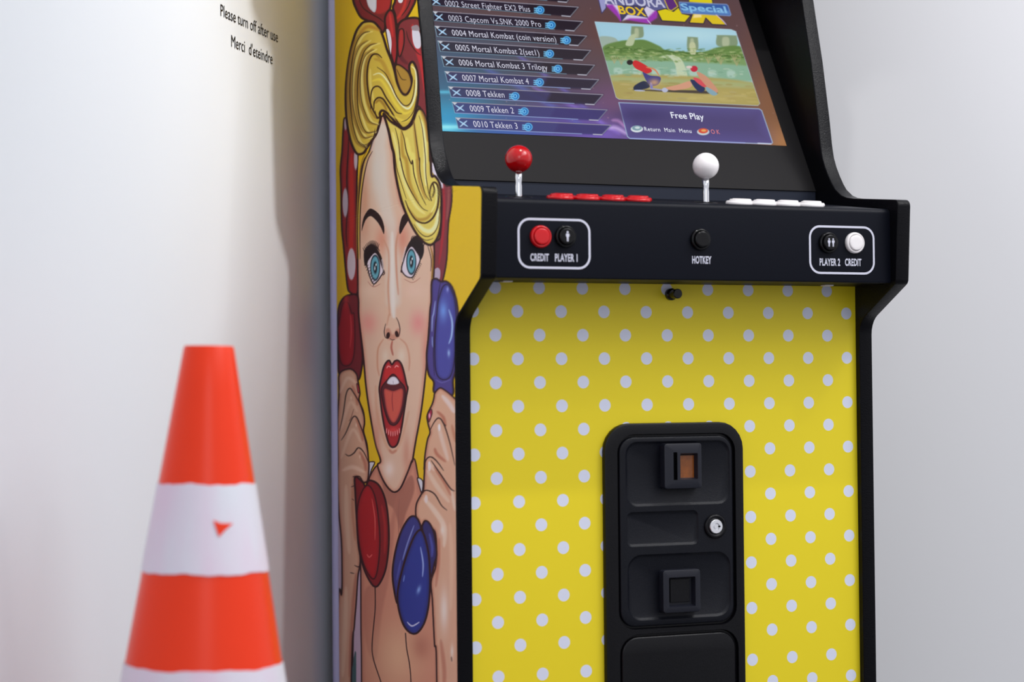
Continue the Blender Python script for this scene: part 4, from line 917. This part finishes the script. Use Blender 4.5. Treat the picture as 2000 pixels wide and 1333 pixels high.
for k, (s, x0, y0, x1, y1) in titles.items():
    a, b = z5((x0, y0), (x1, y1)); screen_text(bm, s, a, b, 0.0108, 0.0, spacing=1.06)
bm_obj('menu_text', bm, M_tx, bez)
bm = bmesh.new(); a, b = z6((748, 1003), (1026, 1018)); screen_text(bm, 'Free Play', a, b, 0.0112, 0.008); a, b = z6((520, 1112), (918, 1130)); screen_text(bm, 'Return  Main  Menu', a, b, 0.0072, 0.0, spacing=1.1); bm_obj('caption_text', bm, M_tx2, bez)
bm = bmesh.new(); a, b = z6((1086, 1136), (1160, 1140)); screen_text(bm, 'O K', a, b, 0.0078, 0.004); bm_obj('caption_text', bm, M_txr, bez)
bm = bmesh.new(); a, b = zl((360, 190), (735, 225)); screen_text(bm, 'BOX', a, b, 0.0155, 0.02); bm_obj('logo_text', bm, M_ylw, bez)
bm = bmesh.new(); a, b = zl((150, 50), (1000, 105)); screen_text(bm, 'ANDORA', a, b, 0.020, 0.02); bm_obj('logo_text', bm, M_lil, bez)
bm = bmesh.new(); a, b = zl((1225, 138), (1860, 180)); screen_text(bm, 'Special', a, b, 0.0130, 0.02); bm_obj('logo_text', bm, M_blu, bez)

# ------------------------------------------------------------------ coin door, knob and clips on the front panel
cd_ = empty('coin_door', (0.281, 0.0, -0.4), '', ''); del cd_['label']; del cd_['category']
cd_.parent = cab; cd_.location = Vector(cd_['_w'])-Vector(cab['_w'])
def fp(px, py, y): h = hit(px, py, (0, 1, 0), y); return float(h[0]), float(h[2])
def rc(l, t, r, b, rad_, y, cy=None):
    x0, _ = fp(l, (t+b)/2, y); x1, _ = fp(r, (t+b)/2, y); _, zt = fp((l+r)/2, t, y); _, zb = fp((l+r)/2, b, y)
    return (x0, x1, zb, zt, rad_)
YO = -0.0080
fx0, _ = fp(1181.5, 950, YO); fx1, _ = fp(1453, 950, YO); _, ftz = fp(1320, 826, YO)
bm = bmesh.new()
op1 = rc(1207, 847.5, 1437.5, 1226, 0.024, YO); op2 = (op1[0]+0.001, op1[1]+0.002, -0.70, fp(1325, 1235, YO)[1]-0.0, 0.026)
plate(bm, (fx0, fx1, -0.73, ftz, 0.036), YO, [op1, op2], 0.0055, 0.0012, 0.0078, 0.0022)
o = bm_obj('door_frame', bm, M_frame, cd_); auto_smooth(o, 30)
YD = -0.0068
d1 = (op1[0]+0.0035, op1[1]-0.0035, op1[2]+0.0035, op1[3]-0.0035, 0.021)
bm = bmesh.new()
plate(bm, d1, YD, [rc(1222, 862, 1425, 988, 0.017, YD), rc(1224, 999, 1364, 1067, 0.008, YD), rc(1226, 1081, 1427, 1209, 0.020, YD)], 0.0024, 0.0040, 0.0040, 0.0020)
door = bm_obj('upper_door', bm, M_door, cd_); auto_smooth(door, 50)
d2 = (op2[0]+0.0035, op2[1]-0.0035, op2[2]+0.0035, op2[3]-0.0035, 0.023)
bm = bmesh.new(); plate(bm, d2, YD, [], 0.002, 0.002, 0.0040, 0.0026)
o = bm_obj('cash_box_door', bm, M_frame, cd_); auto_smooth(o, 50)
def bezel_block(name, l, t, r, b, il, it, ir, ib, ybase, yfront, m):
    """raised housing with a sunk window; outer / inner given at its front face"""
    bm = bmesh.new()
    o_ = rc(l, t, r, b, 0.004, yfront); i_ = rc(il, it, ir, ib, 0.0012, yfront)
    plate(bm, o_, yfront, [i_], 0.0085, 0.0022, ybase-yfront, 0.0014)
    o = bm_obj(name, bm, m, cd_); auto_smooth(o, 40); return o, i_
YR = YD+0.0024
o, i_ = bezel_block('coin_slot_housing', 1298, 866.5, 1371, 955, 1329, 886, 1363, 937, YR, YR-0.0130, M_house)
bm = bmesh.new(); w = rc(1328, 890, 1361, 935, 0.001, YR-0.0050)
plate(bm, w, YR-0.0052, [], 0, 0, 0.0008, 0.0003)
m_o = bm_obj('amber_window', bm, M_amber, o); m_o['label'] = 'amber coin window'
bm = bmesh.new(); q = rc(1316, 884, 1323, 938, 0.001, YR-0.0132); box(bm, q[0], q[1], YR-0.01335, YR-0.0128, q[2], q[3]); bm_obj('coin_slot', bm, M_dark, o)
o, i_ = bezel_block('coin_return_housing', 1295.5, 1113.5, 1368.5, 1197, 1307, 1128, 1358.5, 1186, YR, YR-0.0120, M_house)
bm = bmesh.new(); q = rc(1309, 1131, 1347, 1177, 0.001, YR-0.0060); plate(bm, q, YR-0.0066, [], 0, 0, 0.0026, 0.0006); bm_obj('return_flap', bm, M_frame, o)
lx, lz = fp(1398.5, 1029, YD-0.003)
bm = bmesh.new(); lathe(bm, [(0.0163, 0), (0.0163, 0.0022), (0.0148, 0.0036), (0.0125, 0.0036), (0.0110, 0.0022), (0.0095, 0.0020)], (lx, YD, lz), F, 40)
lk = bm_obj('lock', bm, M_frame, cd_, smooth=True)
bm = bmesh.new(); lathe(bm, [(0.0094, 0.001), (0.0094, 0.0040), (0.0088, 0.0046), (0.0048, 0.0046), (0.0046, 0.0025), (0.0031, 0.0025), (0.0031, 0.0044), (0, 0.0044)], (lx, YD, lz), F, 40)
o = bm_obj('lock_barrel', bm, M_lock, lk); auto_smooth(o, 40)
bm = bmesh.new(); box(bm, lx+0.0026, lx+0.0058, YD-0.0049, YD-0.0040, lz-0.0009, lz+0.0009); bm_obj('key_notch', bm, M_dark, lk)
kx, kz = fp(1309, 575.5, 0)
bm = bmesh.new(); lathe(bm, [(0.0080, 0), (0.0080, 0.0050), (0.0068, 0.0060), (0.0060, 0.0070), (0.0060, 0.0160), (0.0066, 0.0165), (0.0066, 0.0225), (0.0058, 0.0235), (0, 0.0235)], (kx, 0, kz), F, 28)
o = bm_obj('panel_latch_knob', bm, M_blackgloss, cab); auto_smooth(o)
for px in (990, 1617):
    x, _ = fp(px, 548, -0.03)
    bm = bmesh.new(); box(bm, x-0.0065, x+0.0065, -0.034, -0.022, 0.0052, 0.0067); bevel(bm, 0.0004, 1)
    bm_obj('screw_cover', bm, M_white, cab)

# ------------------------------------------------------------------ traffic cone
C = np.array([CX, CY, CZ]); rr = ray(408, 676)
top = C+rr*2.05
HC = top[2]+Z0                                # height of the cone
cone = empty('traffic_cone', (top[0], top[1], -Z0), 'orange traffic cone with two white reflective bands on the floor by the left wall', 'traffic cone')
CM = Matrix.Identity(4)
R0 = 0.0290*2.05/2.30; SL = 0.1675
def crad(h): return R0+SL*(HC-h)              # radius at height h above the floor
def seamed(bm, h0, h1, th, wob=0.0, seg=72, rows=12, seed=1):
    r_ = random.Random(seed); ph = [r_.uniform(0, 6.28) for _ in range(6)]
    def w(a): return wob*(math.sin(5*a+ph[0])+0.6*math.sin(11*a+ph[1])+0.4*math.sin(23*a+ph[2]))
    loops = []
    for i in range(rows+1):
        t = i/rows; L = []
        for k in range(seg):
            a = 2*PI*k/seg; h = h0+(h1-h0)*t+(w(a) if i in (0, rows) else 0)
            r = crad(h)+th; L.append((r*math.cos(a), r*math.sin(a), h))
        loops.append(L)
    return loops
def cone_obj(name, loops, m, caps=(False, False), extra=None):
    bm = bmesh.new(); stack(bm, loops, *caps)
    bm.transform(Matrix.Translation((top[0], top[1], -Z0)))
    o = bm_obj(name, bm, m, cone); auto_smooth(o, 40); return o
ctr = 0.030
loops = seamed(None, ctr, HC-0.003, 0, rows=16)
loops.append([(x*0.955, y*0.955, HC) for x, y, z in loops[-1]]); loops.append([(x*0.80, y*0.80, HC) for x, y, z in loops[-1]])
loops.append([(x*0.98, y*0.98, HC-0.03) for x, y, z in loops[-1]])
cone_obj('cone_body', loops, M_orange, (False, True))
# square rubber foot
sq = [(x*math.cos(WA)+y*math.sin(WA), -x*math.sin(WA)+y*math.cos(WA)) for x, y in rrect(-0.175, 0.175, -0.175, 0.175, 0.04, 6)]
cone_obj('foot', [[(x, y, 0) for x, y in sq], [(x, y, 0.026) for x, y in sq], [(x*0.97, y*0.97, 0.032) for x, y in sq]], mat('cone_foot_rubber', rgb(60, 44, 40), 0.7), (True, True))
# band heights from the photograph
def band_h(py): 
    h = hit(404, py, (-rr[0], -rr[1], 0), float(np.array([-rr[0], -rr[1], 0])@top)); return float(h[2])+Z0
def sleeve_mat():
    m = bpy.data.materials.new('white_reflective_sleeve'); m.use_nodes = True; nt = m.node_tree; N = nt.nodes.new; L = nt.links.new
    p_ = nt.nodes['Principled BSDF']; p_.inputs['Roughness'].default_value = 0.55
    tc = N('ShaderNodeTexCoord'); n = N('ShaderNodeTexNoise'); n.inputs['Scale'].default_value = 14; n.inputs['Detail'].default_value = 6
    mp = N('ShaderNodeMapping'); mp.inputs['Scale'].default_value = (1, 1, 0.25); L(tc.outputs['Object'], mp.inputs[0]); L(mp.outputs[0], n.inputs['Vector'])
    r_ = N('ShaderNodeValToRGB'); r_.color_ramp.elements[0].position = 0.35; r_.color_ramp.elements[1].position = 0.65
    r_.color_ramp.elements[0].color = (*rgb(232, 208, 226), 1); r_.color_ramp.elements[1].color = (*rgb(226, 228, 236), 1)
    L(n.outputs['Fac'], r_.inputs[0]); L(r_.outputs[0], p_.inputs['Base Color'])
    w = N('ShaderNodeTexNoise'); w.inputs['Scale'].default_value = 420; b = N('ShaderNodeBump'); b.inputs['Strength'].default_value = 0.25; b.inputs['Distance'].default_value = 0.001
    L(tc.outputs['Object'], w.inputs['Vector']); L(w.outputs['Fac'], b.inputs['Height']); L(b.outputs[0], p_.inputs['Normal'])
    return m
M_sleeve = sleeve_mat()
def band(t, b, seed):
    hb, ht = band_h(b), band_h(t)
    loops = seamed(None, hb, ht, 0.0012, 0.0008, rows=6, seed=seed)
    bm = bmesh.new(); stack(bm, loops, False, False)
    bm.transform(Matrix.Translation((top[0], top[1], -Z0)))
    o = bm_obj('reflective_band', bm, M_sleeve, cone); auto_smooth(o, 40); return o
TOPF = 0.0
b1 = band(943, 1113, 2); b2 = band(1292, 1462, 5)
b1['label'] = 'upper white band with a torn orange nick'; b2['label'] = 'lower white band'
# torn nick in the upper band showing the orange plastic
pts = [(424, 1016), (438, 1022), (463, 1022), (447, 1036), (436, 1049), (430, 1034)]
bm = bmesh.new(); vv = []
for a, b in pts:
    r_ = ray(a, b)
    # meet the cone surface
    tt = 1.6
    for _ in range(60):
        P = C+r_*tt; d = math.hypot(P[0]-top[0], P[1]-top[1])-(crad(P[2]+Z0)+0.0022)
        if d < 1e-5: break
        tt += d*0.7
    vv.append(bm.verts.new(tuple(P)))
bm.faces.new(vv)
bm_obj('torn_nick', bm, M_orange, b1)
cone.rotation_euler = (0.0, math.radians(1.25), 0)
cone.location.x -= HC*math.sin(math.radians(1.25))

for o in bpy.data.objects:
    if '_w' in o: del o['_w']
